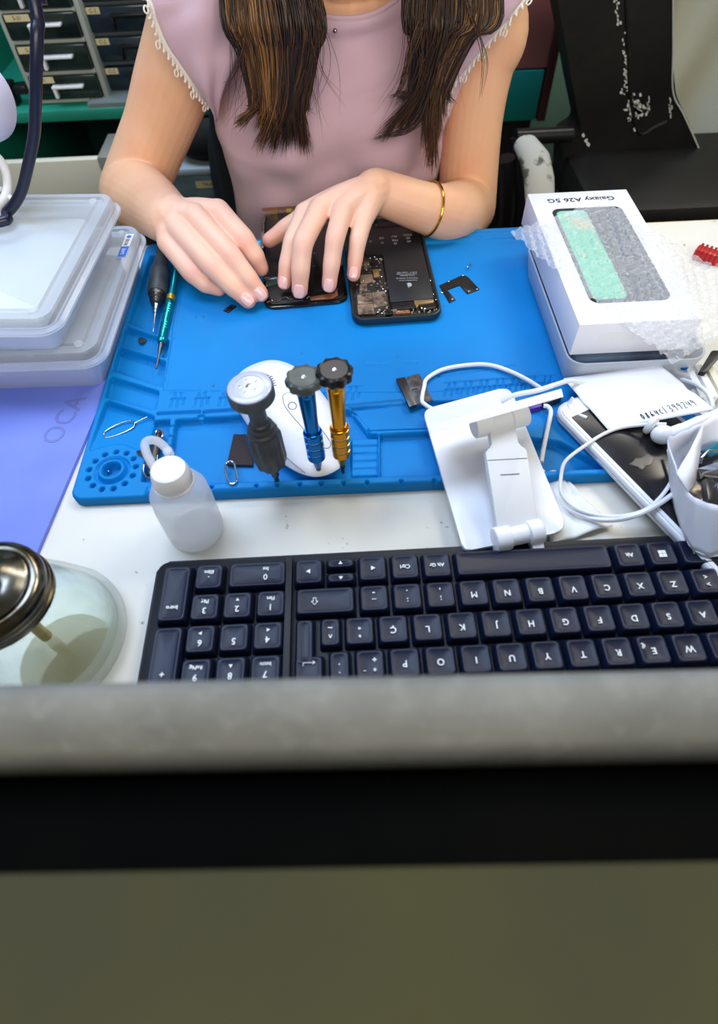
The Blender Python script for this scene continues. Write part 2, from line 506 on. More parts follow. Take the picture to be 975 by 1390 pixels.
mo['label'] = 'bright blue silicone repair mat with moulded compartments lying across the desk'; mo['category'] = 'mat'
# ================================================================= keyboard
KX, KY, KA, KU = 115.2, 127.7, math.radians(.4), 19.05
KM = Matrix.Translation((KX, KY, 0)) @ Matrix.Rotation(math.pi+KA, 4, 'Z')
m_kb = mat('keyboard_plastic', rgb(10, 14, 22), .5, spec=.4, bump=(900, .06, 'noise'))
m_key = mat('key_plastic', rgb(16, 24, 48), .42, spec=.38, bump=(1400, .05, 'noise'))
m_leg_ink = mat('key_legend_ink', rgb(235, 238, 240), .5)
kbd = thing('keyboard', 'black compact keyboard with white Spanish legends turned towards the seated woman', 'keyboard', (KX-90, KY, 0))
def kxy(u, v): return (u-6)*KU, (v-2)*KU
def kbox(b, u0, u1, v0, v1, z0, z1, r):
    x0, y0 = kxy(u0, v0); x1, y1 = kxy(u1, v1)
    b.prism(rrect(x0, x1, y0, y1, r), z0, z1, min(1.6, r*.6), KM)
b = B(); kbox(b, .55, 18.62, -.78, 5.75, 1.5, 10.5, 7); obj('case', b, m_kb, kbd)
b = B(); kbox(b, 14.26, 14.44, -.62, 4.6, 10, 15.5, 1); obj('divider_strip', b, m_kb, kbd)
for fu in (1.6, 17.6):
    b = B(); kbox(b, fu-.4, fu+.4, -.5, -.2, 0, 1.6, 1); obj('rubber_foot', b, m_mblack, kbd)
    b = B(); kbox(b, fu-.4, fu+.4, 4.9, 5.3, 0, 1.6, 1); obj('rubber_foot', b, m_mblack, kbd)
def key(u, v, w=1.0, h=1.0, legs=(), dv=0, ztop=17.6, z0=10.2):
    """keycap with sloping sides and a dished top; legs = [(text, du, dv, size)]"""
    cx, cy = kxy(u, v); W, H = w*KU-1.1, h*KU-1.1
    rings = []
    def ring(ww, hh, r, z, oy=0):
        return [Vector((cx+p[0], cy+oy+p[1], z)) for p in rrect(-ww/2, ww/2, -hh/2, hh/2, r, 3)]
    oy = .5
    rings = [ring(W, H, 1.2, z0), ring(W-.4, H-.4, 1.4, z0+2.6), ring(W-2.6, H-2.6, 1.8, ztop-.7, oy*.7), ring(W-3.4, H-3.4, 2.0, ztop-.1, oy),
             ring(W-4.4, H-4.4, 2.2, ztop, oy), ring(W-5.6, H-5.6, 2.4, ztop-.25, oy), ring(W-9.0, H-8.0, 2.0, ztop-.75, oy)]
    n = len(rings[0]); vs = [KM @ p for r_ in rings for p in r_]; fs = []
    for i in range(len(rings)-1):
        for k in range(n):
            k2 = (k+1) % n; fs.append((i*n+k, i*n+k2, (i+1)*n+k2, (i+1)*n+k))
    vs.append(KM @ Vector((cx, cy+oy, ztop-.8))); c = len(vs)-1
    for k in range(n): fs.append(((len(rings)-1)*n+k, (len(rings)-1)*n+(k+1) % n, c))
    fs.append(tuple(range(n))[::-1])
    b = B().add(vs, fs)
    ko = obj('key', b, m_key, kbd, ang=60)
    for L_ in legs:
        t, du, dvv, sz = L_[:4]
        x = cx+du; y = cy+dvv+oy
        if t == '#up' or t == '#dn' or t == '#lf' or t == '#rt':
            a = {'#up': 0, '#dn': math.pi, '#lf': math.pi/2, '#rt': -math.pi/2}[t]
            lb = B(); tri = [Vector((sz*math.cos(a+math.pi/2+k*2*math.pi/3), sz*math.sin(a+math.pi/2+k*2*math.pi/3))) for k in range(3)]
            lb.prism([(x+p.x, y+p.y) for p in tri], ztop-.7, ztop+.04, 0, KM)
        elif t == '#win':
            lb = B()
            for ix in (-1, 0):
                for iy in (-1, 0):
                    lb.box(x+ix*2.3+.12, x+ix*2.3+2.15, y+iy*2.3+.12, y+iy*2.3+2.15, ztop-.7, ztop+.04, 0, KM)
        elif t == '#shift':
            lb = B(); q_ = [(-1.9, .2), (0, 2.4), (1.9, .2), (.8, .2), (.8, -1.9), (-.8, -1.9), (-.8, .2)]
            for i in range(len(q_)):
                a_, c_ = q_[i], q_[(i+1) % len(q_)]
                lb.tube([KM @ Vector((x+a_[0], y+a_[1], ztop-.1)), KM @ Vector((x+c_[0], y+c_[1], ztop-.1))], .22, 5)
        elif t == '#enter':
            lb = B()
            for a_, c_ in (((-3.4, 0), (3, 0)), ((3, 0), (3, 1.6)), ((-3.4, 0), (-2.0, .9)), ((-3.4, 0), (-2.0, -.9))):
                lb.tube([KM @ Vector((x+a_[0], y+a_[1], ztop-.1)), KM @ Vector((x+c_[0], y+c_[1], ztop-.1))], .22, 5)
        else:
            lb = text_mesh(t, sz, KM @ Matrix.Translation((x, y, ztop-.33)), .7, bold=.07 if sz > 3 else .04)
        obj('legend', lb, m_leg_ink, ko, smooth=False, recalc=False)
    return ko
LS = 5.0
# bottom row
for (u, w, lg) in ((1.62, 1.2, [('Ctrl', 0, 0, 3.4)]), (2.73, 1, [('#win', 0, .4, 0)]), (3.75, 1, [('Alt', 0, 0, 3.6)]), (6.75, 4.95, []),
                   (9.74, 1, [('Alt Gr', 0, 0, 3.3)]), (10.73, 1, [('Ctrl', 0, 0, 3.6)]),
                   (11.74, 1, [('#lf', 0, 0, 1.7)]), (13.72, 1, [('#rt', 0, 0, 1.7)]),
                   (15.32, 1.92, [('0', -5, 2.0, LS), ('Ins', -5, -3.2, 3.2)]), (16.82, 1, [('.', 0, 1.5, LS), ('Elim', 0, -3.0, 3.3)])):
    key(u, 0, w, 1, lg)
key(12.73, .25, 1, .48, [('#up', 0, 0, 1.4)], ztop=17); key(12.73, -.25, 1, .48, [('#dn', 0, 0, 1.4)], ztop=17)
key(17.82, .5, 1, 1.98, [('Intro', 0, 9, 3.4)])
key(17.82, 2.5, 1, 1.98, [('+', 0, 9, LS)])
# row 1
key(1.72, 1, 1, 1, [('>', 0, 2, 4), ('<', 0, -2.6, 4)]); key(.9, 1, .55, 1)
for i, c in enumerate('ZXCVBNM'): key(2.75+i, 1, 1, 1, [(c, 0, 1.0, LS)])
key(9.75, 1, 1, 1, [(';', 0, 2.6, 4.4), (',', 0, -2.2, 4.6)]); key(10.75, 1, 1, 1, [(':', 0, 2.6, 4.4), ('.', 0, -2.4, 4.6)])
key(11.75, 1, 1, 1, [('_', 0, 2.6, 4.6), ('-', 0, -2.8, 5.5)]); key(13.22, 1, 1.9, 1, [('#shift', 6, 0, 0)])
for u, d, s2 in ((14.86, '1', 'Fim'), (15.86, '2', '#dn'), (16.84, '3', 'Pág')):
    key(u, 1, 1, 1, [(d, 0, 2.2, LS), (s2, 0, -3.2, 1.2 if s2[0] == '#' else 3.2)])
# row 2
key(1.05, 2, 1.35, 1, [('Fix', 0, 0, 3.2)])
for i, c in enumerate('ASDFGHJKL'): key(2.25+i, 2, 1, 1, [(c, 0, 1.0, LS)])
key(11.25, 2, 1, 1, [('Ç', 0, .6, LS)]); key(12.23, 2, .98, 1, [('ª', 0, 2.2, 4.4), ('º', 0, -2.4, 4.4)])
key(13.08, 2, .72, 1, [('^', 0, 1.6, 4.6), ('~', 0, -2.4, 4.6)])
key(13.83, 2.25, .66, 1.5)
for u, d, s2 in ((14.9, '4', '#lf'), (15.88, '5', ''), (16.86, '6', '#rt')):
    key(u, 2, 1, 1, [(d, 0, 2.2, LS)] + ([(s2, 0, -3.2, 1.2)] if s2 else []))
# row 3
key(.95, 3, 1.15, 1, [('Tab', 0, 0, 3.2)])
for i, c in enumerate('QWERTYUIOP'):
    key(2+i, 3, 1, 1, [(c, 0, .6, LS)] + ([('€', 5, -2.6, 3.6)] if c == 'E' else []))
key(11.98, 3, .96, 1, [('*', -2.5, 2.2, 4), ('+', -2.5, -2.6, 4.6), ('¨', 3, 2.2, 4)]); key(12.84, 3, .72, 1, [('`', 0, 2.4, 4.2), ('´', 0, -2.2, 4.6)])
key(13.7, 3.05, .94, .9, [('#enter', 0, -3.5, 0)])
for u, d, s2 in ((14.92, '7', 'Inicio'), (15.9, '8', '#up'), (16.88, '9', 'RePág')):
    key(u, 3, 1, 1, [(d, 0, 2.2, LS), (s2, 0, -3.2, 1.2 if s2[0] == '#' else 2.9)])
# ================================================================= things on the desk
m_dark = mat('dark_tool_grip', rgb(62, 68, 74), .45, noise=(rgb(44, 48, 52), 80, .4, .7))
m_steel = mat('bright_steel', rgb(190, 192, 196), .22, metal=1.0)
m_dsteel = mat('dark_steel', rgb(84, 84, 86), .32, metal=.9)
m_blk = mat('black_plastic', rgb(18, 18, 20), .35)
m_wht = mat('white_gloss_plastic', rgb(240, 241, 246), .28, spec=.5)
m_wmat = mat('white_matt_plastic', rgb(226, 228, 230), .5)
m_cable = mat('white_cable_rubber', rgb(232, 234, 240), .45)
m_screw_r = mat('grey_cap_disc', rgb(176, 182, 205), .3, coat=.4)
m_paper = mat('white_paper', rgb(236, 238, 248), .85)
m_bluean = mat('blue_anodised', rgb(0, 110, 190), .22, metal=.85)
m_goldan = mat('gold_anodised', rgb(205, 140, 20), .22, metal=.85)
m_teal = mat('teal_anodised', rgb(20, 150, 165), .22, metal=.85)
m_clear = edge_alpha(mat('clear_frosted_plastic', rgb(214, 222, 232), .2, spec=.7), .26, .9, .4)
m_milky = mat('milky_plastic', rgb(246, 249, 253), .32, alpha=.74, sss=.0)
def translucent(m, col, amt_clear=.25, amt_back=.5):
    nt = m.node_tree; N = nt.nodes; L = nt.links; p = N['Principled BSDF']; out = N['Material Output']
    tl = N.new('ShaderNodeBsdfTranslucent'); tl.inputs['Color'].default_value = col
    tp = N.new('ShaderNodeBsdfTransparent')
    a = N.new('ShaderNodeMixShader'); a.inputs[0].default_value = amt_back; L.new(p.outputs[0], a.inputs[1]); L.new(tl.outputs[0], a.inputs[2])
    c = N.new('ShaderNodeMixShader'); c.inputs[0].default_value = amt_clear; L.new(a.outputs[0], c.inputs[1]); L.new(tp.outputs[0], c.inputs[2])
    L.new(c.outputs[0], out.inputs['Surface']); return m
p_ = m_milky.node_tree.nodes['Principled BSDF']; p_.inputs['Alpha'].default_value = 1
translucent(m_milky, rgb(252, 253, 255), .46, .62)
m_ink = mat('grey_print_ink', rgb(110, 116, 122), .6)
m_bink = mat('black_ink', rgb(20, 20, 24), .6)

# ---------------- wireless mouse
ms = thing('computer_mouse', 'white wireless computer mouse with a long oval scroll panel, behind the upright screwdrivers', 'mouse', U(400, 575, 7))
c0 = U(338, 500, 7); c1 = U(447, 645, 7)
mc = (U(400, 566, 8)); ax = Vector((math.sin(math.radians(24)), -math.cos(math.radians(24)), 0))
ax = (U(452, 640, 12)-U(343, 495, 12)); ax.z = 0; mlen = ax.length; ax.normalize(); ay = Vector((-ax.y, ax.x, 0))
mc = (U(452, 640, 12)+U(343, 495, 12))/2; mc.z = 7
def mouse_surf(s, t, lift=0.0):
    """s along length -1..1, t across -1..1 -> point on the shell top"""
    return mc
def mouse_w(s):   # half width
    return 29*(max(0, 1-abs(s)**3.2))**.42*(1-.10*s)
def mouse_z(s, q):  # height over its base for radius fraction q
    top = 21*(1-.55*max(s, 0)**2-.30*max(-s, 0)**2)
    return 3+top*(max(0, 1-q**3.0))**.7
rows = []; n = 44
ring_q = [1.0, .995, .97, .93, .86, .76, .62, .45, .25, .08]
bnd = []
for k in range(64):
    a = 2*math.pi*k/64; s = math.cos(a); w_ = math.sin(a)
    bnd.append((math.copysign(abs(s)**.85, s), math.copysign(abs(w_)**.80, w_)))
def mpt(sx, wy, z): return mc + ax*(sx*mlen/2) + ay*(wy*30*(1-.08*sx)) + Vector((0, 0, z))
b = B(); rws = []
for qv, zv in ((.93, 0), (.97, 1.5), (.985, 4)): rws.append([mpt(p[0]*qv, p[1]*qv, zv) for p in bnd])
for qv in ring_q: rws.append([mpt(p[0]*qv, p[1]*qv, mouse_z(p[0]*qv, qv)+1) for p in bnd])
vs = [p for r_ in rws for p in r_]; fs = []
for i in range(len(rws)-1):
    for k in range(64): fs.append((i*64+k, i*64+(k+1) % 64, (i+1)*64+(k+1) % 64, (i+1)*64+k))
fs.append(tuple(range(64))[::-1]); fs.append(tuple((len(rws)-1)*64+k for k in range(64)))
b.add(vs, fs); obj('shell', b, m_wht, ms, ang=60)
def on_mouse(px, py, lift=.25):
    z = 26
    for _ in range(6):
        p = U(px, py, z); d = p-mc; sx = d.dot(ax)/(mlen/2); wy = d.dot(ay)/(30*(1-.08*sx))
        a = math.atan2(wy, sx); q_ = min(1, (abs(sx)**2.4+abs(wy)**2.4)**(1/2.4))
        z = 7+mouse_z(sx, q_)+1+lift
    return U(px, py, z)
m_line = mat('grey_seam', rgb(120, 122, 130), .5)
def mline(pts, r=.28, closed=False, nm='seam'):
    P = spline([Vector((x, y, 0)) for x, y in pts], 8, closed)
    b = B().tube([on_mouse(p.x, p.y, -.05) for p in P], r, 5, closed=closed); return obj(nm, b, m_line, ms)
mline([(384, 541), (386, 535), (393, 533), (401, 535), (409, 544), (428, 571), (446, 596), (449, 603), (446, 608), (438, 607), (425, 596), (404, 573), (388, 553)], closed=True, nm='scroll_panel_seam')
mline([(397+math.cos(a)*5.5, 551+math.sin(a)*5) for a in np.linspace(0, 2*math.pi, 9)[:-1]], .35, True, 'dpi_button')
mline([(334, 551), (362, 592), (388, 620), (414, 642)], .3); mline([(440, 525), (462, 553), (476, 580)], .3)
lb = B()
for i in range(5):
    for j in range(4):
        p = on_mouse(356+j*4+i*1.4, 506+i*3.0+j*1.6); lb.box(p.x-1.1, p.x+1.1, p.y-.22, p.y+.22, p.z-.3, p.z+.05)
obj('printed_marking', lb, m_ink, ms, smooth=False)

# ---------------- upright screwdrivers standing in the mat strip
def driver(name, label, tip, top, ztip, yoff, build):
    t = U(tip[0], tip[1], ztip); e = UY(top[0], top[1], t.y+yoff)
    th = thing(name, label, 'screwdriver', t, 'screwdrivers standing in the mat')
    A = (e-t); Ln = A.length; A.normalize(); build(th, t, A, Ln); return th
def grey_driver(th, t, A, Ln):
    k = Ln/105
    obj('bit', B().lathe([(1.0, 0), (1.6, 1), (1.6, 9*k), (2.6, 10*k), (2.6, 15*k), (4, 17*k), (4, 22*k)], t, A, 20), m_dsteel, th)
    obj('handle', B().lathe([(4, 20*k), (6.2, 22*k), (9.6, 27*k), (10.2, 32*k), (10.2, 58*k), (9.4, 61*k)], t, A, 60, lobes=(10, .055, (27*k, 58*k))), m_dark, th)
    obj('neck', B().lathe([(9.0, 60*k), (9.0, 63*k), (7.8, 64*k), (7.8, 67*k), (6.2, 68*k), (6.2, 71*k), (5.2, 72*k), (5.4, 88*k), (8, 93*k)], t, A, 40), m_dark, th)
    obj('end_cap', B().lathe([(8, 92*k), (12.2, 94*k), (13.2, 95.5*k), (13.2, 102*k), (12.8, 103.5*k)], t, A, 48), m_dark, th)
    obj('cap_disc', B().lathe([(12.3, 103*k), (12.3, 104.2*k), (11.4, 104.8*k), (8.6, 104.9*k), (8.4, 104.4*k), (0, 104.4*k)], t, A, 48), m_screw_r, th)
    e = t+A*(104.5*k); X = A.cross(Vector((0, 1, 0))).normalized(); Y = A.cross(X)
    b = B()
    for i in range(5):
        a = 2*math.pi*i/5; b.lathe([(1.0, -.1), (1.0, .25), (.5, .4)], e+X*5*math.cos(a)+Y*5*math.sin(a), A, 12)
    b.lathe([(2.0, -.1), (2.0, .3), (1.0, .5)], e, A, 16); obj('cap_dimple', b, m_steel, th)
def slim_driver(mcol, capm, mark):
    def f(th, t, A, Ln):
        k = Ln/100
        obj('bit', B().lathe([(.8, 0), (1.2, .8), (1.2, 6), (1.9, 7), (1.9, 12*k)], t, A, 16), m_dsteel, th)
        pr = [(1.8, 10*k), (2.6, 12*k), (3.2, 18*k), (5.6, 22*k)]
        h = 22*k
        while h < 44*k: pr += [(6.0, h), (6.0, h+5.4*k), (5.5, h+5.6*k), (5.5, h+6.6*k)]; h += 6.8*k
        pr += [(6.0, 45*k), (5.6, 48*k), (4.6, 49*k), (4.8, 51*k)]
        obj('knurled_sleeve', B().lathe(pr, t, A, 32), mcol, th)
        rb = B()
        for hh in (27.9*k, 34.7*k, 41.5*k): rb.lathe([(5.4, hh), (5.75, hh+.2), (5.75, hh+.8), (5.4, hh+1)], t, A, 32)
        obj('silver_ring', rb, m_steel, th)
        obj('shaft', B().lathe([(4.3, 50*k), (4.5, 60*k), (5.3, 84*k), (5.3, 84.4*k), (5.1, 84.6*k), (5.6, 92*k)], t, A, 32), mcol, th)
        obj('cap', B().lathe([(5.8, 90*k), (9.2, 92*k), (10.0, 93.5*k), (10.2, 97*k), (9.7, 98.6*k), (8.6, 99.3*k), (7.6, 98.7*k), (0, 98.7*k)], t, A, 80, lobes=(10, .06, (91*k, 98.7*k-.01))), capm, th, ang=22)
        e = t+A*(98.7*k); obj('cap_mark', B().lathe([(1.1, -.1), (1.3, .15), (1.0, .25), (.6, .1)], e, A, 14), mark, th)
    return f
m_capg = mat('worn_black_cap', rgb(84, 92, 90), .4, noise=(rgb(56, 62, 60), 60, .4, .65))
driver('precision_screwdriver', 'dark grey precision screwdriver with fat ribbed grip and pale cap, leftmost of three upright', (377, 655), (338, 524), 7, -2, grey_driver)
driver('precision_screwdriver', 'blue metal precision screwdriver with worn grey cap, standing upright in the mat', (434, 645), (411.5, 509), 7, 0, slim_driver(m_bluean, m_capg, m_steel))
driver('precision_screwdriver', 'gold metal precision screwdriver with glossy black cap, standing upright in the mat', (466, 642), (453.5, 499), 7, 0, slim_driver(m_goldan, m_blk, m_steel))

# ---------------- drivers lying in the left trough
t = U(208, 451, 6); e = U(219, 352, 14); A = (e-t).normalized(); Ln = (e-t).length
th = thing('pen_screwdriver', 'grey cylindrical electric screwdriver lying in the left trough of the mat', 'screwdriver', t, 'screwdrivers lying on the mat')
obj('bit', B().lathe([(.5, 0), (.5, 10), (1.0, 12), (1.1, 22), (1.9, 23), (1.9, 31), (2.6, 32), (2.6, 35)], t, A, 20), m_steel, th)
obj('chuck', B().lathe([(3, 33), (4.6, 34), (4.6, 36), (5.4, 36.5), (5.4, 39), (6.3, 39.5), (6.3, 43), (7.4, 44), (7.8, 47)], t, A, 32), m_dsteel, th)
obj('body', B().lathe([(8, 46), (8.6, 48), (8.6, 74), (8.1, 77), (6.2, 85), (5.2, 97), (5, 118), (4, 120)], t, A, 36), m_dark, th)
t = U(212, 501, 7); e = U(241, 362, 15); A = (e-t).normalized()
th = thing('pen_screwdriver', 'slim teal metal screwdriver with gold collar lying along the left trough of the mat', 'screwdriver', t, 'screwdrivers lying on the mat')
obj('bit', B().lathe([(.5, 0), (.9, 1), (.9, 17), (1.7, 19), (2.0, 28), (2.6, 29)], t, A, 20), m_dsteel, th)
pr = [(2.6, 28), (3.4, 29), (3.8, 33), (3.8, 42)]
for h in (43, 46, 49): pr += [(3.8, h), (3.3, h+.5), (3.3, h+1.2), (3.8, h+1.7)]
pr += [(3.8, 61)]
for h in (62, 65, 68, 71): pr += [(3.8, h), (3.3, h+.5), (3.3, h+1.2), (3.8, h+1.7)]
pr += [(3.8, 79), (3.2, 80)]
obj('grip', B().lathe(pr, t, A, 28), m_teal, th)
obj('collar', B().lathe([(3.2, 79.5), (3.7, 80), (3.7, 85), (3.2, 85.5)], t, A, 28), mat('brass_collar', rgb(190, 160, 50), .35, metal=.8), th)
obj('shaft', B().lathe([(2.6, 85), (2.9, 86), (2.9, 130), (3.6, 131), (3.6, 138), (2.5, 139)], t, A, 28), m_teal, th)

# ---------------- small parts on the mat
def wire(name, label, cat, pts, zs, r, m, closed=False, group=None, sub=6):
    P = [U(x, y, z) for (x, y), z in zip(pts, zs if isinstance(zs, (list, tuple)) else [zs]*len(pts))]
    b = B().tube(spline(P, sub, closed), r, 8, closed=closed)
    return obj(name, b, m, None, label, cat, group)
wire('sim_eject_tool', 'thin steel SIM eject pin lying in the lower left tray of the mat', 'tool',
     [(200, 566), (184, 574), (181, 580), (166, 588), (146, 594), (141, 591), (144, 585), (160, 576), (177, 571), (183, 574)], [5.6, 5.2, 5, 5, 5, 5, 5, 5, 5, 5.4], .55, m_steel)
wire('wire_loop', 'oval steel wire loop leaning beside the small black foam square', 'tool',
     [(307, 630), (313, 626), (318, 630), (321, 643), (322, 652), (316, 657), (310, 653), (306, 641)], [7, 7, 7, 9, 11, 11.5, 11, 9], .75, m_steel, True)
pp = pxpoly([(317, 589), (345, 589), (343, 631), (308, 630)], 4)
obj('foam_pad', B().prism(pp, 1.7, 3.8, .3), mat('black_foam', rgb(52, 44, 48), .9, bump=(500, .3, 'noise')), None, 'small dark square foam pad lying in the big front tray of the mat', 'foam pad')
pp = pxpoly([(303, 421), (310, 424), (321, 415), (314, 413)], 7)
th = thing('small_chip', 'tiny black rectangular chip lying on the mat below the right hand', 'electronic part', U(312, 419, 6))
obj('body', B().prism(pp, 6.0, 7.0, .1), m_blk, th)
obj('contact', B().prism(pxpoly([(304, 421), (306, 422), (308, 420.5), (306, 419.5)], 7), 6.9, 7.2), m_steel, th)
obj('contact', B().prism(pxpoly([(314, 415.5), (317, 416.5), (319, 415), (316, 414)], 7), 6.9, 7.2), m_steel, th)
obj('small_chip', B().prism(pxpoly([(187, 459), (192, 457), (199, 461), (193, 466), (188, 464)], 5), 3.7, 4.6), m_dsteel, None, 'tiny dark metal chip in the second compartment of the mat', 'electronic part')
def screw(px, py, z, label, tilt=0):
    c = U(px, py, z); A = Vector((math.sin(tilt), 0.3, math.cos(tilt)))
    th = thing('screw', label, 'screw', c, 'loose tiny screws on the mat')
    obj('head', B().lathe([(1.1, 1.6), (1.2, 2.0), (.8, 2.4), (0, 2.5)], c, A, 14), m_steel, th)
    obj('shaft', B().lathe([(.45, -.6), (.55, 0), (.55, 1.7)], c, A, 10), m_steel, th)
screw(186, 481, 4, 'tiny silver screw in the third compartment of the mat', 1.2)
screw(173, 553, 4.5, 'tiny silver screw at the top of the lower left tray of the mat', .9)
screw(147, 642, 2.5, 'tiny silver screw inside the round holder ring of the mat', .7)

# tool bits in the narrow trough
th = thing('tweezer_clip', 'dark metal tweezer clip in the narrow trough beside the squeeze bottle', 'tool', U(210, 615, 4))
a0, a1 = U(216, 585, 6), U(204, 645, 6)
obj('body', B().tube([a0, a0*.7+a1*.3, a0*.3+a1*.7, a1], [2.2, 3.6, 3.4, 2.4], 12, flat=.8), m_dsteel, th)
obj('ring', B().tube([U(216+5*math.cos(a), 589+6*math.sin(a), 10) for a in np.linspace(0, 6.28, 15)[:-1]], .6, 6, closed=True), m_steel, th)
obj('spring', B().tube(spline([U(204, 638, 8), (U(196, 630, 9)), U(195, 642, 8), U(203, 650, 7), U(211, 636, 10), U(214, 618, 11)], 6), .5, 6), m_steel, th)
th = thing('metal_lever', 'small grey metal lever lying over the edge of the narrow trough', 'tool', U(200, 615, 8))
obj('blade', B().prism(rquad(pxpoly([(185, 612), (192, 611), (213, 621), (210, 626), (196, 622), (186, 616)], 9), 1), 8, 9.2, .2), m_dsteel, th)

# ---------------- squeeze bottle
g = U(267, 719, 0)
th = thing('squeeze_bottle', 'small milky plastic squeeze bottle with ribbed white cap and curved spout', 'bottle', g)
m_liq = mat('clear_liquid', rgb(246, 248, 246), .1, alpha=.2)
obj('body', B().lathe([(0, .2), (14, 0), (17.2, 1), (18, 3.5), (18, 33), (17.6, 38), (16.6, 42), (17.4, 43.5), (15.4, 48), (12.6, 52), (10, 54.5), (10, 57)], g, (0, 0, 1), 56), m_milky, th)
obj('liquid', B().lathe([(0, 1), (16.4, 1), (16.8, 3), (16.8, 13), (0, 13)], g, (0, 0, 1), 40), m_liq, th)
cp = B().lathe([(11.2, 52), (11.8, 52.6), (11.8, 54), (11.2, 54.4), (11.2, 55)], g, (0, 0, 1), 96)
cp.lathe([(11.0, 54.6), (11.4, 55.5), (11.0, 62), (9.8, 66), (8.2, 67.2), (0, 67.6)], g, (0, 0, 1), 108, lobes=(36, .02, (55, 63)))
obj('cap', cp, m_wht, th)
sp = [U(224, 647, 62), U(214, 640, 62), U(202, 622, 64), U(196.5, 604, 66), U(203, 597.5, 66), U(214, 599, 65), U(224, 607, 64), U(229, 613, 63)]
P = spline(sp, 6); obj('spout', B().tube(P, [2.5]*(len(P)-6)+[2.3]*6, 12), m_milky, th)
obj('spout_tip', B().tube([U(227, 611, 63), U(231, 618, 62.5)], [2.9, 2.7], 12), m_milky, th)
obj('needle', B().tube([U(231, 618, 62.5), U(233.5, 624, 62)], .7, 8), m_dsteel, th)

# ---------------- glass alcohol jar
g = U(68, 872, 0); g.z = 0
th = thing('glass_alcohol_jar', 'bell-shaped clear glass dispenser jar with tarnished metal pump lid, bottom left', 'jar', g)
m_glass = mat('clear_glass', rgb(216, 228, 226), .03, spec=1.0, coat=.6); thin_glass(m_glass, (.985, .99, .985, 1), (.74, .79, .80, 1))
m_tarn = mat('tarnished_chrome', rgb(140, 137, 130), .20, metal=1.0, noise=(rgb(84, 74, 54), 45, .4, .62))
outer = [(0, 0), (34, 0), (43, 1.5), (46, 5), (46, 9), (43.5, 16), (39, 28), (34, 40), (29, 50), (25.8, 56), (24, 60), (24, 70)]
inner = [(22, 70), (22, 60), (24, 55), (27, 49), (31.6, 39), (36.6, 27), (41, 15), (42.2, 9), (41, 6.5), (32, 5.5), (0, 5)]
obj('glass_body', B().lathe(outer+inner, g, (0, 0, 1), 72), m_glass, th, ang=50)
obj('liquid', B().lathe([(40.2, 16.9), (40.2, 17.3), (0, 17.3)], g, (0, 0, 1), 60), thin_glass(mat('pale_alcohol', rgb(226, 226, 190)), (.96, .96, .90, 1), (.9, .9, .80, 1)), th)
lid = [(26.8, 58), (28.4, 59), (28.4, 61), (27.4, 61.8), (27.8, 62.6), (27.8, 64.5), (27, 65.2), (27.3, 66), (27.3, 69), (26.6, 71), (24.6, 72.6), (22.4, 73), (20.6, 72.4), (19.6, 72.8), (17, 75), (10, 77.4), (6.4, 78)]
obj('lid', B().lathe(lid, g, (0, 0, 1), 72), m_tarn, th)
obj('lid_gear', B().lathe([(9, 77), (9.4, 79.4), (8.6, 79.9), (6.2, 80.1)], g, (0, 0, 1), 96, lobes=(32, .05, (77, 79.6))), m_tarn, th)
obj('pump_stem', B().lathe([(5, 78), (5, 86), (4, 90)], g, (0, 0, 1), 32), m_steel, th)
obj('pump_cup', B().lathe([(4, 89), (12.2, 91.5), (13.4, 93), (13.2, 94.8), (12, 95.2), (10.4, 93.6), (5, 92.6), (3, 94), (0, 94.4)], g, (0, 0, 1), 56), m_tarn, th)
obj('dip_tube', B().lathe([(2.6, 9), (3.2, 9), (3.2, 72)], g+Vector((2, 0, 0)), (0, 0, 1), 24), mat('brass_tube', rgb(196, 180, 130), .3, metal=.6), th)

# ---------------- lavender blue pad
m_pad = mat('lavender_blue_pad', rgb(122, 142, 232), .55, noise=(rgb(110, 130, 228), 9, .4, .65), bump=(700, .1, 'noise'))
p = [U(148, 521, 3), U(49, 753, 3), U(20, 757, 3), U(-60, 900, 3)+Vector((-120, 0, 0)), U(-60, 523, 3)+Vector((-80, 10, 0))]
q0, q1 = U(148, 521, 3), U(48, 755, 3); dr = (q1-q0).normalized()
pl = [(q0+dr*-16)[:2], (q1+dr*4)[:2], (-420, q1.y-8), (-420, q0.y+16)]
th = thing('work_pad', 'lavender blue flat work pad with faint grey letters, left of the blue mat', 'pad', Vector((-300, 280, 0)))
obj('pad_sheet', B().prism([tuple(a) for a in pl], 0, 3.2, .5), m_pad, th)
tm = text_mesh('OCA', 22, frame(U(88, 569, 3.35), (U(104, 541, 3.2)-U(72, 592, 3.2))), .3)
obj('faint_lettering', tm, mat('faint_grey_ink', rgb(112, 126, 196), .6), th, smooth=False, recalc=False)

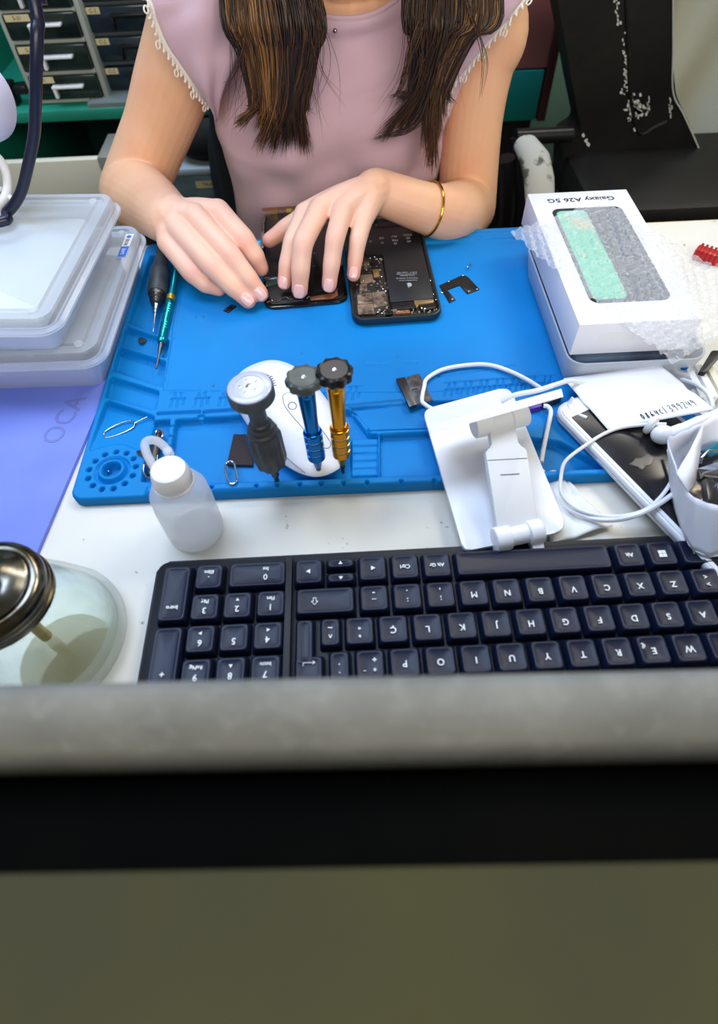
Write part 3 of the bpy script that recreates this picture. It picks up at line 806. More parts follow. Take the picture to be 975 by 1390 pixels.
# ---------------- stacked clear storage boxes
def clear_box(name, label, x0, x1, y0, y1, z0, z1, r, rim, ang, flange, group):
    cx, cy = x1, y0
    R = Matrix.Translation((cx, cy, 0)) @ Matrix.Rotation(ang, 4, 'Z') @ Matrix.Translation((-cx, -cy, 0))
    th = thing(name, label, 'storage box', Vector(((x0+x1)/2, (y0+y1)/2, z0)), group)
    def ring(ins, z, rr): return [R @ Vector((p[0], p[1], z)) for p in rrect(x0+ins, x1-ins, y0+ins, y1-ins, max(rr-ins, 2), 6)]
    def loft(b, rs, cap0=False, cap1=False):
        n = len(rs[0]); o = [p for r_ in rs for p in r_]; fs = []
        for i in range(len(rs)-1):
            for k in range(n): fs.append((i*n+k, i*n+(k+1) % n, (i+1)*n+(k+1) % n, (i+1)*n+k))
        if cap0: fs.append(tuple(range(n))[::-1])
        if cap1: fs.append(tuple((len(rs)-1)*n+k for k in range(n)))
        b.add(o, fs)
    zl = z1-9
    b = B(); loft(b, [ring(17, z0, r+9), ring(15, z0+2, r+7), ring(6, zl, r), ring(7.2, zl, r), ring(16.5, z0+2.5, r+8)], True, True)
    obj('tray', b, m_clear, th)
    b = B(); loft(b, [ring(3, zl-3, r), ring(0, zl-2, r), ring(0, zl, r), ring(3, zl+1.5, r), ring(4, z1-2, r), ring(5.5, z1, r), ring(10, z1, r), ring(11.5, z1-1.6, r), ring(15, z1-1.6, r), ring(16.5, z1-.2, r)], False, True)
    obj('lid', b, m_clear, th)
    for (dx, dy) in ((-19, 16), (-19, (y1-y0)-16)):
        q = R @ Vector((x1+dx, y0+dy, z1-.2))
        obj('lid_stud', B().lathe([(3.2, -.6), (3.2, .4), (2.6, .8), (1.6, .3), (0, .3)], q, (0, 0, 1), 20), m_milky, th)
    return th, R
g1 = 'clear plastic storage boxes stacked on the left'
lo_, Rl = clear_box('storage_box', 'lower clear plastic storage box with blue and white sticker, under the other box', -460, -182, 328, 504, 0, 45, 18, 4, math.radians(-1.0), 6, g1)
up_, Ru = clear_box('storage_box', 'upper clear plastic storage box with frosted lid, on top of the stack at left', -470, -197, 320, 489, 45.5, 82, 16, 4, math.radians(-4.0), 6, g1)
m_fill = mat('stored_grey_parts', rgb(150, 158, 170), .7, noise=(rgb(90, 100, 125), 25, .4, .65), bump=(60, .8, 'noise'))
m_sheet = mat('stored_white_sheets', rgb(214, 222, 224), .7, noise=(rgb(190, 202, 206), 12, .4, .7))
for nm_, par, R_, bx, zz, mm_ in (('paper_stack', up_, Ru, (-450, -222, 344, 466), (54, 73), m_sheet), ('parts_bag', lo_, Rl, (-436, -206, 352, 482), (5, 30), m_fill)):
    b = B().box(bx[0], bx[1], bx[2], bx[3], zz[0], zz[1], 5, R_)
    lab = {'paper_stack': 'pale sheets seen blurred inside the upper clear storage box', 'parts_bag': 'bluish grey bag of parts inside the lower clear storage box'}[nm_]
    obj(nm_, b, mm_, None, lab, 'stored contents')
m_lblue = mat('label_blue', rgb(60, 120, 225), .5)
s0 = U(166, 344, 45.3)
st = B(); fr = frame(U(171, 333, 45.6), U(178, 316, 45.6)-U(164, 352, 45.6))
st.box(-17, 17, -3.6, 3.6, -.1, .2, 0, fr); sk_ = obj('sticker', st, m_wht, lo_)
st = B().box(-17, -2, -3.4, 3.4, .15, .35, 0, fr); obj('sticker_blue_panel', st, m_lblue, sk_)
obj('sticker_text', text_mesh('SAFE', 4.2, fr @ Matrix.Translation((-9.5, 0, .45)), .15), m_wht, sk_, smooth=False)
obj('sticker_text', text_mesh('ROSE', 4.0, fr @ Matrix.Translation((4.5, 0, .3)), .15), m_bink, sk_, smooth=False)
obj('sticker_dot', B().lathe([(2.0, 0), (2.0, .4), (0, .4)], fr @ Vector((12.6, 0, 0)), (0, 0, 1), 18), m_lblue, sk_)
# ================================================================= right side of the desk
# ---------------- open phone and its screen
m_glassb = mat('black_glass', rgb(8, 9, 12), .06, spec=.6, coat=.5)
m_phframe = mat('phone_frame_metal', rgb(58, 72, 76), .3, metal=.8)
m_gold = mat('gold_contacts', rgb(190, 160, 110), .35, metal=.8)
m_board = mat('shield_metal', rgb(176, 156, 134), .36, metal=.6, noise=(rgb(80, 68, 60), 130, .4, .65))
m_copper = mat('copper_flex', rgb(150, 96, 70), .4, metal=.4)
m_batt = mat('battery_black', rgb(26, 28, 32), .38)
m_int = mat('phone_interior', rgb(28, 26, 25), .45, noise=(rgb(100, 84, 66), 320, .58, .70))
m_gr = mat('battery_print', rgb(165, 168, 172), .6)
PA = math.radians(2.1)
PH = Matrix.Translation((0.4, 395.1, 6.2)) @ Matrix.Rotation(PA, 4, 'Z')
ph = thing('opened_phone', 'opened smartphone body showing its black battery and circuit board, under the left hand', 'phone', Vector((38, 470, 6)))
W_, H_ = 75.7, 150.9
b = B()
def ringp(ins, z, r): return [PH @ Vector((p[0], p[1], z)) for p in rrect(ins, W_-ins, ins, H_-ins, r, 7)]
rs = [ringp(2, 0, 9), ringp(.4, 1, 11), ringp(0, 3, 11), ringp(0, 5.5, 11), ringp(.5, 6.8, 10.6), ringp(1.6, 7.0, 10), ringp(2.4, 6.6, 9), ringp(2.6, 2.2, 9)]
n = len(rs[0]); fs = []
for i in range(len(rs)-1):
    for k in range(n): fs.append((i*n+k, i*n+(k+1) % n, (i+1)*n+(k+1) % n, (i+1)*n+k))
fs.append(tuple(range(n))[::-1]); fs.append(tuple((len(rs)-1)*n+k for k in range(n)))
b.add([p for r_ in rs for p in r_], fs); obj('frame', b, m_phframe, ph)
def ploc(px, py, z=12.5):
    v = PH.inverted() @ U(px, py, z); return (v.x, v.y)
def c6(x, y): return (470+x*140/975, 280+y*160/1114)      # crop coordinates helper
def pp(name, pts, z0, z1, m, bev=.2, par=None, r=.8, kind=None):
    zz = z1+6.2
    poly = rquad([ploc(*c6(x, y), zz) for x, y in pts], r, 3)
    return obj(name, B().prism(poly, z0, z1, bev, PH), m, par or ph)
b = B().prism(rrect(2.6, W_-2.6, 2.6, H_-2.6, 8.5), 1.5, 2.6, 0, PH); obj('inner_plate', b, m_int, ph)
bat = pp('battery', [(215, 215), (672, 178), (835, 870), (415, 905), (352, 455), (180, 455)], 2.4, 5.9, m_batt, .5, r=1.5)
pp('logic_board', [(60, 470), (345, 465), (405, 950), (270, 1020), (105, 1020)], 2.4, 3.8, m_int, .2)
for nm, pts, mm_ in (('shield_can', [(105, 830), (240, 815), (258, 910), (110, 920)], m_board), ('shield_can', [(245, 812), (370, 800), (385, 935), (265, 955)], m_board),
               ('shield_can', [(107, 928), (258, 918), (268, 1010), (115, 1020)], m_board), ('shield_can', [(125, 650), (245, 640), (262, 715), (135, 722)], m_board),
               ('shield_can', [(165, 520), (215, 515), (225, 580), (172, 590)], m_board), ('chip', [(250, 595), (305, 590), (318, 660), (260, 668)], m_gold),
               ('shield_can', [(130, 735), (195, 730), (200, 795), (125, 800)], m_board), ('chip', [(225, 520), (325, 520), (330, 580), (240, 585)], m_blk),
               ('chip', [(270, 680), (315, 675), (325, 760), (285, 765)], m_dsteel)):
    pp(nm, pts, 3.6, 4.9, mm_, .2)
b = B()
for (x, y) in [(225, 490), (265, 478), (290, 500), (320, 495), (205, 545), (190, 600), (335, 665), (350, 780), (375, 800), (285, 175), (440, 178), (410, 95), (560, 75), (300, 1000), (340, 1010), (450, 970), (830, 830), (800, 700), (690, 200), (910, 815), (100, 740), (160, 700), (715, 960), (745, 965), (850, 880)]:
    q = ploc(*c6(x, y), 11); b.lathe([(.8, 0), (.8, .5), (.4, .7), (0, .6)], PH @ Vector((q[0], q[1], 4.4)), (0, 0, 1), 10)
o = obj('tiny_screws', b, m_steel, ph); o['kind'] = 'stuff'
b = B(); r5 = random.Random(3)
m_comp = mat('tiny_components', rgb(190, 178, 150), .4, metal=.4)
for k in range(150):
    if k < 70: x, y = r5.uniform(120, 400), r5.uniform(480, 1015)
    elif k < 110: t_ = r5.random(); x, y = 700+150*t_+r5.uniform(-6, 10), 205+660*t_
    elif k < 130: x, y = r5.uniform(300, 670), r5.uniform(70, 130)
    else: x, y = r5.uniform(420, 870), r5.uniform(960, 1000)
    q = ploc(*c6(x, y), 11.5); w_ = r5.uniform(.3, .9); h_ = r5.uniform(.25, .6); zz = 3.6 if k < 70 and x < 240 else 4.2
    b.box(q[0]-w_, q[0]+w_, q[1]-h_, q[1]+h_, 2.4, zz+r5.uniform(.6, 1.0), 0, PH)
o = obj('tiny_components', b, m_comp, ph, smooth=False); o['kind'] = 'stuff'
pp('camera_bracket', [(300, 85), (420, 78), (435, 125), (300, 130)], 2.6, 4.8, m_copper, .2)
pp('camera_bracket', [(450, 75), (640, 60), (660, 120), (460, 128)], 2.6, 4.4, m_copper, .2)
pp('flex_cover', [(290, 140), (640, 128), (660, 178), (290, 200)], 2.6, 5.2, m_blk, .2)
pp('speaker', [(420, 915), (640, 895), (660, 960), (440, 975)], 2.6, 5.2, m_blk, .4)
pp('flex_strip', [(640, 890), (825, 876), (832, 905), (690, 925), (670, 960), (650, 925)], 3, 5.5, m_gold, .1)
pp('speaker', [(690, 930), (840, 905), (850, 960), (710, 985)], 2.6, 4.6, m_blk, .4)
pp('vibration_motor', [(460, 985), (600, 975), (605, 1005), (470, 1015)], 2.6, 4.4, m_copper, .2)
pp('side_flex', [(690, 210), (712, 205), (850, 860), (838, 870)], 2.6, 5.2, m_int, .1)
b = B().lathe([(3.6, 0), (3.6, 2), (3, 2.4), (2, 1.6), (0, 1.6)], PH @ Vector((*ploc(*c6(400, 985)), 2.8)), (0, 0, 1), 20); obj('port_ring', b, m_blk, ph)
# battery print (upside down for the viewer); machine code left out
BT = lambda px, py: PH @ Vector((*ploc(*c6(px, py), 12.1), 5.93))
xa = (BT(230, 330)-BT(620, 320)).normalized()
for (txt, x, y, s_) in (('Li-ion Battery', 578, 655, 1.9), ('Designed in California', 575, 680, 1.7), ('Assembled in China', 585, 700, 1.6), ('3.79 V  15.04 Wh', 575, 625, 2.0), ('CAUTION 3110 mAh', 572, 640, 1.6)):
    obj('printed_text', text_mesh(txt, s_*1.25, frame(BT(x, y), xa), .08), m_gr, bat, smooth=False, recalc=False)
for (x, y) in ((232, 330), (335, 300), (340, 345), (455, 285), (462, 320), (465, 350), (580, 270), (585, 300), (592, 330)):
    tx = {335: 'CE', 340: '®', 455: 'RU', 462: 'PSE', 465: '●', 580: '≈', 585: 'E2', 592: 'IC', 232: '▣'}[x]
    obj('printed_text', text_mesh({'●': 'O', '≈': 'CCC', '▣': 'X', '®': 'Li'}.get(tx, tx), 3.8, frame(BT(x, y), xa), .08, bold=.05), m_gr, bat, smooth=False, recalc=False)
# fruit-shaped mark
fr = frame(BT(597, 742), xa); b = B()
pts = []
for k in range(36):
    a = 2*math.pi*k/36; r_ = 2.5*(1-.10*math.cos(2*a)+.0*a)
    x, y = r_*math.cos(a), r_*math.sin(a)*1.02
    if y > 1.9 and abs(x) < .8: y -= .35
    if x > 1.2 and abs(y-.3) < 1.0: x -= 1.0*math.sqrt(max(0, 1-((y-.3)/1.0)**2))
    pts.append((x, y))
b.prism(pts, 0, .06, 0, fr); b.prism([(0, 2.6), (.3, 3.6), (1.2, 4.2), (1.0, 3.2)], 0, .06, 0, fr)
obj('fruit_mark', b, m_gr, bat, smooth=False)

# ---------------- detached screen assembly
s0 = U(358, 415.5, 11); s1 = U(463.5, 405, 11); ang = math.atan2(s1.y-s0.y, s1.x-s0.x)
SA = math.radians(4.0); wS = 73.0; hS = 150
SM = Matrix.Translation((s0.x, s0.y, 6.1)) @ Matrix.Rotation(SA, 4, 'Z')
sc = thing('phone_screen_assembly', 'detached black phone display lying face down between the two hands', 'phone part', Vector((s0.x+35, s0.y+70, 6)))
obj('glass_panel', B().prism(rrect(0, wS, 0, hS, 10), 0, 2.2, .6, SM), m_glassb, sc)
obj('back_plate', B().prism(rrect(3, wS-3, 3, hS-3, 8), 2.1, 3.4, .3, SM), mat('display_back', rgb(26, 28, 30), .28, metal=.3), sc)
def sploc(px, py, z): v = SM.inverted() @ U(px, py, z); return (v.x, v.y)
def c7(x, y): return (340+x*140/975, 270+y*150/1045)
def sp_(name, pts, z0, z1, m, bev=.15):
    obj(name, B().prism(rquad([sploc(*c7(x, y), z1+6.1) for x, y in pts], .6, 3), z0, z1, bev, SM), m, sc)
sp_('edge_shield', [(105, 150), (160, 145), (135, 210), (125, 460), (100, 460)], 3.2, 4.2, m_board)
sp_('connector', [(160, 110), (262, 100), (262, 128), (160, 136)], 3.2, 4.6, m_gold)
sp_('connector', [(340, 92), (390, 88), (392, 112), (342, 118)], 3.2, 4.8, mat('yellow_tape', rgb(190, 180, 70), .5))
sp_('top_flex', [(105, 85), (440, 66), (440, 85), (110, 108)], 3.2, 4.2, m_copper)
sp_('flex_cable', [(150, 740), (260, 735), (260, 800), (140, 830)], 3.3, 4.0, mat('green_flex', rgb(60, 84, 76), .25, metal=.4))
sp_('foil_reflector', [(130, 745), (255, 735), (255, 748), (140, 762)], 3.9, 4.3, m_steel)
sp_('copper_corner', [(560, 925), (790, 890), (820, 850), (828, 910), (780, 940), (570, 955)], 3.2, 3.9, m_copper)
sp_('driver_board', [(590, 480), (660, 470), (700, 860), (600, 880)], 3.2, 3.8, m_blk)
b = B()
for k, (x0_, y0_, x1_, y1_) in enumerate([(160, 985, 180, 965), (180, 965, 200, 985), (205, 965, 230, 975), (240, 975, 275, 965), (270, 965, 305, 935), (305, 935, 340, 925), (340, 925, 365, 945), (370, 920, 372, 975), (372, 950, 400, 945), (410, 968, 500, 955), (530, 940, 560, 920), (560, 920, 590, 935), (590, 940, 630, 925), (150, 970, 165, 985), (280, 975, 350, 965)]):
    p0 = U(*c7(x0_, y0_), 9.9); p1 = U(*c7(x1_, y1_), 9.9); b.tube([p0, p1], .35, 5)
obj('silver_traces', b, m_steel, sc)
b = B()
for (x, y) in ((600, 640), (605, 520), (790, 900), (820, 860), (210, 965), (540, 900)):
    b.lathe([(.9, 0), (.9, .8), (0, .9)], U(*c7(x, y), 9.2), (0, 0, 1), 12)
obj('screw_post', b, m_steel, sc)

# teal tool held by the right hand
obj('spudger', B().tube([U(346, 331, 16), U(351, 330, 17), U(352, 345, 12)], [2.6, 2.8, 2.2], 12), mat('teal_plastic', rgb(90, 190, 200), .4), None,
    'small teal plastic pick between the right hand and the phone display', 'tool')

# ---------------- metal cover bracket on the mat
def c6b(x, y): return (340+x*340/975, 220+y*230/660)
br = thing('cover_bracket', 'black C-shaped phone cover plate with tiny screws lying on the mat', 'phone part', U(622, 393, 6))
poly = pxpoly([c6b(*p) for p in [(735, 480), (770, 465), (825, 440), (845, 445), (893, 495), (845, 512), (815, 478), (765, 497), (800, 535), (775, 547)]], 7)
obj('plate', B().prism(rquad(poly, .8, 3), 6.1, 7.0, .15), m_blk, br)
for p in [(773, 466), (828, 442), (883, 496), (852, 504), (787, 535), (745, 508)]:
    obj('screw', B().lathe([(.8, 0), (.9, .5), (.4, .8), (0, .7)], U(*c6b(*p), 7), (0, 0, 1), 12), m_steel, br)
for p, l_ in (((855, 400), 'tiny loose screw on the mat, nearest above the black C-shaped plate'), ((848, 412), 'tiny loose screw standing on the mat right of the black battery')):
    pass
screw(*c6b(856, 402), 7, 'tiny loose screw on the mat above the black C-shaped plate, farther one', .5)
screw(*c6b(849, 415), 7, 'tiny loose screw on the mat above the black C-shaped plate, nearer one', -.6)

# ---------------- razor scraper
rz = thing('razor_blade', 'steel razor blade with slotted middle lying on the mat left of the phone stand', 'blade', U(563, 530, 7))
def c4(x, y): return (520+x*270/975, 470+y*290/1047)
obj('blade', B().prism(pxpoly([c4(105, 155), c4(118, 158), c4(120, 148), c4(178, 132), c4(245, 262), c4(165, 285)], 9), 8.0, 8.6, .1), mat('dull_steel', rgb(100, 96, 96), .5, metal=.6, noise=(rgb(66, 62, 64), 200, .4, .6)), rz)
obj('spine', B().prism(pxpoly([c4(65, 158), c4(108, 150), c4(165, 285), c4(130, 298)], 10), 7.0, 10.2, .5), m_dsteel, rz)
obj('slot', B().prism(pxpoly([c4(140, 210), c4(172, 202), c4(174, 207), c4(142, 215)], 9), 8.5, 8.75), m_blk, rz)

# ---------------- folding phone stand
sd = thing('folding_phone_stand', 'white folding phone stand with hinged arm lying at the front edge of the mat', 'phone stand', U(670, 650, 2))
zb = 13.0
poly = rquad([tuple(U(574, 556, zb)[:2]), tuple(U(692, 524, zb)[:2]), tuple(U(771, 720, zb)[:2]), tuple(U(630, 748, zb)[:2])], [7, 9, 9, 5], 5)
obj('base_plate', B().prism(poly, 10.1, zb, .8), m_wht, sd)
e0, e1 = U(583, 584, 62), U(764, 533, 62)
dn = (ray(672, 557)).normalized()
# leaning holder plate seen edge on
nrm = (e1-e0).cross(dn).normalized()
hp = []
b = B(); L_ = (e1-e0); X = L_.normalized(); Zt = dn
Mh = Matrix((X, Zt, nrm)).transposed().to_4x4(); Mh.translation = e0
b.prism(rquad([(0, 0), (L_.length, 0), (L_.length, 43), (0, 43)], [1, 1, 8, 8], 4), -2.6, 2.6, 1, Mh); obj('holder_plate', b, m_wht, sd)
def cyl(name, a, c, r, m=m_wmat):
    ax_ = (c-a); obj(name, B().lathe([(r-.6, 0), (r, .6), (r, ax_.length-.6), (r-.6, ax_.length)], a, ax_, 28), m, sd)
cyl('top_hinge', U(643, 580, 44), U(666, 574, 44), 7.5); cyl('top_hinge', U(692, 568, 44), U(714, 562, 44), 7.5); cyl('hinge_core', U(664, 575, 44), U(694, 567, 44), 6)
t0 = U(679, 572, 44); t1 = U(703, 727, 19); X = (U(698, 566, 50)-U(662, 574, 50)).normalized(); Y = (t0-t1).normalized(); Zn = X.cross(Y).normalized(); X = Y.cross(Zn)
Ma = Matrix((X, Y, Zn)).transposed().to_4x4(); Ma.translation = t1; La = (t0-t1).length
obj('arm', B().prism(rquad([(-13, 4), (13, 4), (13, La-20), (8.5, La-18), (8.5, La), (-8.5, La), (-8.5, La-18), (-13, La-20)], 1.5, 3), -3, 3, .8, Ma), m_wmat, sd)
obj('arm_groove', B().box(-12.6, 12.6, La-27, -La+2*La-26.4, 2.95, 3.1, 0, Ma), m_line, sd)
obj('arm_slot', B().box(-6, 6, La-37, La-36.2, 2.95, 3.15, 0, Ma), m_line, sd)
cyl('bottom_hinge', U(671, 733, 19), U(692, 729, 19), 7.5, m_wht); cyl('bottom_hinge', U(716, 724, 19), U(735, 720, 19), 7.5, m_wht); cyl('hinge_core', U(690, 729, 19), U(718, 723, 19), 6, m_wht)
b = B(); b.box(-14, -6, -9, 4, -8.5, 1, .6, Ma); b.box(8, 15, -9, 4, -8.5, 1, .6, Ma); obj('hinge_block', b, m_wht, sd)

# purple-ended connector under the stand
cn = thing('ribbon_connector', 'small purple and silver connector on the mat beside the phone stand', 'connector', U(745, 553, 8))
obj('purple_body', B().prism(pxpoly([(712, 551), (733, 541), (735, 555), (716, 560)], 10), 7, 13, .6), mat('purple_plastic', rgb(70, 40, 150), .4), cn)
obj('metal_shell', B().prism(pxpoly([(733, 543), (761, 534), (762, 541), (738, 551)], 12), 7.2, 14, .5), m_dsteel, cn)

# ---------------- cables
wire('white_cable', 'white cable arching over the mat behind the folding phone stand', 'cable',
     [(588, 556), (577, 549), (573, 543), (576, 525), (580, 514), (600, 502), (630, 496), (662, 495), (690, 503), (715, 515), (736, 528)], [10, 9, 9, 9, 9, 9, 9, 9, 9, 12, 16], 1.6, m_cable, group='white cables')
wire('white_cable', 'white cable running from beside the stand down to its right edge', 'cable',
     [(738, 551), (744, 552), (748, 560), (743, 585), (738, 610), (735, 627)], [14, 14, 13, 10, 9, 8], 1.6, m_cable, group='white cables')
wire('earphone_cable', 'thin white earphone cable looping left over the white phone and crumpled tissue', 'cable',
     [(905, 576), (880, 576), (845, 580), (820, 589), (790, 608), (768, 626), (762, 645), (762, 668), (775, 685), (800, 697), (840, 701), (880, 690), (908, 660), (912, 640), (908, 610)],
     [30, 26, 20, 19, 18, 16, 12, 9, 8, 9, 12, 18, 21, 22, 24], 1.25, m_cable, group='white cables')
wire('white_cable', 'thicker white cable sweeping beneath the earphone cable and over the phone edge', 'cable',
     [(736, 640), (742, 655), (752, 672), (770, 690), (800, 703), (830, 706), (862, 700), (893, 685), (915, 670)],
     [3, 3, 3, 4, 7, 12, 19, 21, 21], 1.6, m_cable, group='white cables')
wire('white_cable', 'white cable lying on the far side of the phone stand towards the paper note', 'cable',
     [(680, 545), (700, 536), (730, 530), (755, 522), (775, 517), (800, 522)], [40, 45, 48, 40, 26, 18], 1.7, m_cable, group='white cables')
wire('white_cable', 'short curl of white cable over the top left corner of the white phone', 'cable',
     [(778, 540), (773, 547), (774, 555), (784, 562), (797, 567)], [22, 18, 17, 17, 18], 1.2, m_cable, group='white cables')
wire('white_cable', 'white cable loop curling right of the handwritten paper note', 'cable',
     [(925, 515), (945, 522), (960, 533), (967, 548), (966, 562)], [18, 24, 28, 28, 24], 1.6, m_cable, group='white cables')
wire('white_cable', 'thinner white cable strand under the loop right of the paper note', 'cable',
     [(940, 530), (952, 537), (962, 550), (964, 562)], [18, 20, 22, 22], 1.3, m_cable, group='white cables')

# ---------------- white smartphone on the right
zt = 17
wp = thing('white_smartphone', 'white old smartphone with black screen lying diagonally over the mat edge', 'phone', U(880, 640, 8))
corn = [U(749, 552, zt), U(806, 520, zt), U(1062, 700, zt), U(976, 786, zt)]
a_ = corn[0]; L1 = (corn[3]-corn[0]); Xp = L1.normalized(); Yp = Vector((-Xp.y, Xp.x, 0))
Wp = 74; Lp = L1.length+20
WM = Matrix((Xp, Yp, Vector((0, 0, 1)))).transposed().to_4x4(); WM.translation = Vector((a_.x, a_.y, 0))
def rr(ins, z, r): return [WM @ Vector((p[0], p[1], z)) for p in rrect(ins, Lp-ins, ins, Wp-ins, r, 7)]
rs = [rr(2.5, 8.4, 10), rr(.6, 10, 11), rr(0, 12.5, 11.5), rr(0, 15.2, 11.5), rr(.9, 16.6, 11), rr(1.6, 17.0, 10.5)]
n = len(rs[0]); fs = []
for i in range(len(rs)-1):
    for k in range(n): fs.append((i*n+k, i*n+(k+1) % n, (i+1)*n+(k+1) % n, (i+1)*n+k))
fs.append(tuple(range(n))[::-1]); fs.append(tuple((len(rs)-1)*n+k for k in range(n)))
obj('body', B().add([p for r_ in rs for p in r_], fs), mat('silvery_white', rgb(226, 228, 236), .25, coat=.3), wp)
obj('front_glass', B().prism(rrect(2.6, Lp-2.6, 2.6, Wp-2.6, 9), 16.9, 17.5, .2, WM), m_wht, wp)
obj('screen', B().prism(rrect(15, Lp-16, 5.2, Wp-5.2, .6), 17.4, 17.7, .1, WM), mat('dead_black_screen', rgb(24, 24, 28), .22, noise=(rgb(40, 38, 42), 30, .4, .7)), wp)
obj('earpiece', B().box(7, 8.6, Wp/2-8, Wp/2+8, 17.4, 17.65, .2, WM), m_line, wp)
obj('side_seam', B().box(6, Lp-6, -.12, .3, 13.6, 14.0, 0, WM), m_line, wp)
obj('side_button', B().box(50, 70, -.5, .4, 12.6, 13.6, .2, WM), m_wmat, wp)
shp = U(872, 627, 18); b = B()
b.prism(rquad([tuple((U(*p_, 18))[:2]) for p_ in ((853, 630), (860, 627), (863, 621), (871, 623), (880, 615), (885, 622), (890, 621), (884, 631), (877, 632), (872, 638), (865, 633))], .8, 2), 17.8, 18.5, .25)
obj('tape_scrap', b, mat('clear_tape', rgb(130, 122, 116), .2, alpha=.3), None, 'small crinkled scrap of clear tape on the black screen of the white phone', 'tape')

# ---------------- tissue under the cables
b = B(); pts = []
q = [U(735, 640, 1), U(762, 655, 1), U(832, 715, 1), U(800, 738, 1), U(745, 742, 1), U(730, 690, 1)]
nx = 26; A0, A1, A2, A3 = U(728, 642, 1), U(757, 642, 1), U(832, 716, 1), U(745, 742, 1)
rows = []
for i in range(nx+1):
    row = []
    for j in range(nx+1):
        s_, t_ = i/nx, j/nx
        p_ = A0*(1-s_)*(1-t_)+A1*s_*(1-t_)+A2*s_*t_+A3*(1-s_)*t_
        z = 1.2+2.2*abs(math.sin(6*s_+4*t_))+1.6*abs(math.sin(3*s_-8*t_+1))
        e_ = .8*math.sin(9*t_)+.8*math.sin(11*s_)
        row.append(Vector((p_.x+e_, p_.y+e_*.6, z)))
    rows.append(row)
b.grid(rows)
o = obj('crumpled_tissue', b, mat('tissue_paper', rgb(232, 234, 232), .9), None, 'crumpled white tissue on the desk between stand and white phone', 'tissue')
md = o.modifiers.new('s', 'SOLIDIFY'); md.thickness = .0003

# ---------------- paper note with handwriting
nt = thing('paper_note', 'folded white paper note with a handwritten number on the white phone', 'paper', U(860, 540, 20))
C4 = [U(765, 513.5, 20), U(895, 494, 26), U(971, 556, 29), U(825.5, 583, 19.5)]
rows = []
for i in range(25):
    row = []
    for j in range(25):
        s_, t_ = i/24, j/24
        p_ = C4[0]*(1-s_)*(1-t_)+C4[1]*s_*(1-t_)+C4[2]*s_*t_+C4[3]*(1-s_)*t_
        p_ = p_.copy(); p_.z += 1.6*math.sin(math.pi*s_)*math.sin(math.pi*t_) - 1.4*max(0, 1-abs(t_-.45-.1*s_)*9)
        row.append(p_)
    rows.append(row)
o = obj('sheet', B().grid(rows), m_paper, nt, ang=80); md = o.modifiers.new('s', 'SOLIDIFY'); md.thickness = .0004; md.offset = -1
wr = B()
strokes = {'1': [(0, 0), (.1, 1)], '3': [(0, .9), (.4, 1), (.5, .75), (.2, .55), (.5, .3), (.3, 0), (0, .1)], '9': [(.5, .8), (.2, 1), (0, .75), (.2, .55), (.5, .75), (.35, 0)], '2': [(0, .8), (.3, 1), (.5, .75), (0, 0), (.55, .05)],
           '4': [(.1, 1), (0, .45), (.5, .5), (.5, .9), (.4, 0)], '0': [(.25, 1), (0, .6), (.2, 0), (.5, .4), (.3, 1)], '8': [(.4, .9), (.1, .8), (.45, .3), (.2, 0), (0, .25), (.5, .8), (.3, 1)], '6': [(.4, 1), (0, .4), (.2, 0), (.5, .25), (.1, .45)], 'C': [(.5, .9), (.1, .8), (0, .3), (.4, .05)]}
def at_note(u_, v_):
    # u along the lower edge, v away from it
    s_, t_ = u_, 1-v_
    p_ = C4[0]*(1-s_)*(1-t_)+C4[1]*s_*(1-t_)+C4[2]*s_*t_+C4[3]*(1-s_)*t_
    p_ = p_.copy(); p_.z += 1.6*math.sin(math.pi*s_)*math.sin(math.pi*t_) - 1.4*max(0, 1-abs(t_-.45-.1*s_)*9) + .22
    return p_
for i, ch in enumerate('0864C1399249'[:12]):
    base_u = .36+i*.047; base_v = .055+i*.006
    st_ = strokes[ch]
    big = 1.25 if i > 4 else 1.0
    P = [at_note(base_u+.036*big*a, base_v+.085*big*c) for a, c in st_]
    wr.tube(spline(P, 3), .2 if i > 4 else .3, 4)
obj('handwriting', wr, m_bink, nt)

# ---------------- earphone
ep = thing('earphone', 'white in-ear earphone resting on the white phone by the paper pouch', 'earphone', U(900, 585, 19))
obj('bud', B().ball(U(900, 590, 25), 6.8, 20, (1.15, .95, .95)), m_wht, ep)
obj('ear_tip', B().lathe([(6.2, 0), (6.8, 1.4), (6.6, 3), (5, 4.2), (4, 4.6)], U(881, 575, 25), (U(895, 584, 25)-U(881, 575, 25)), 28), m_wmat, ep)
obj('stem', B().tube(spline([U(906, 589, 27), U(925, 582, 29), U(950, 571, 31), U(985, 556, 33)], 5), [4.0]*6+[3.6]*5+[3.0]*5, 16, flat=.7), m_wht, ep)

# ---------------- paper pouch with clips
pc = thing('paper_pouch', 'white folded paper pouch holding small metal clips, at the right edge', 'paper pouch', U(945, 720, 18))
rimp = [(906, 598, 42), (914, 592, 46), (934, 583, 50), (953, 574, 52), (990, 560, 50), (1030, 600, 48), (1035, 660, 46), (1000, 688, 46), (972, 686, 47), (948, 678, 46), (934, 668, 44), (920, 640, 42)]
botp = [(909, 655), (918, 640), (935, 630), (955, 630), (985, 640), (1010, 670), (1010, 715), (990, 748), (965, 756), (940, 746), (928, 725), (915, 690)]
rim3 = spline([U(x, y, z) for x, y, z in rimp], 4, True); bot3 = spline([U(x, y, 19) for x, y in botp], 4, True)
rows = []
for i, (r3, b3) in enumerate(zip(rim3, bot3)):
    w_ = .8*math.sin(i*1.7); row = []
    for k in range(9):
        t_ = k/8; p_ = b3*(1-t_)+r3*t_; p_ = p_+Vector((w_*math.sin(3*t_), w_*math.cos(2*t_), 0)); row.append(p_)
    rows.append(row)
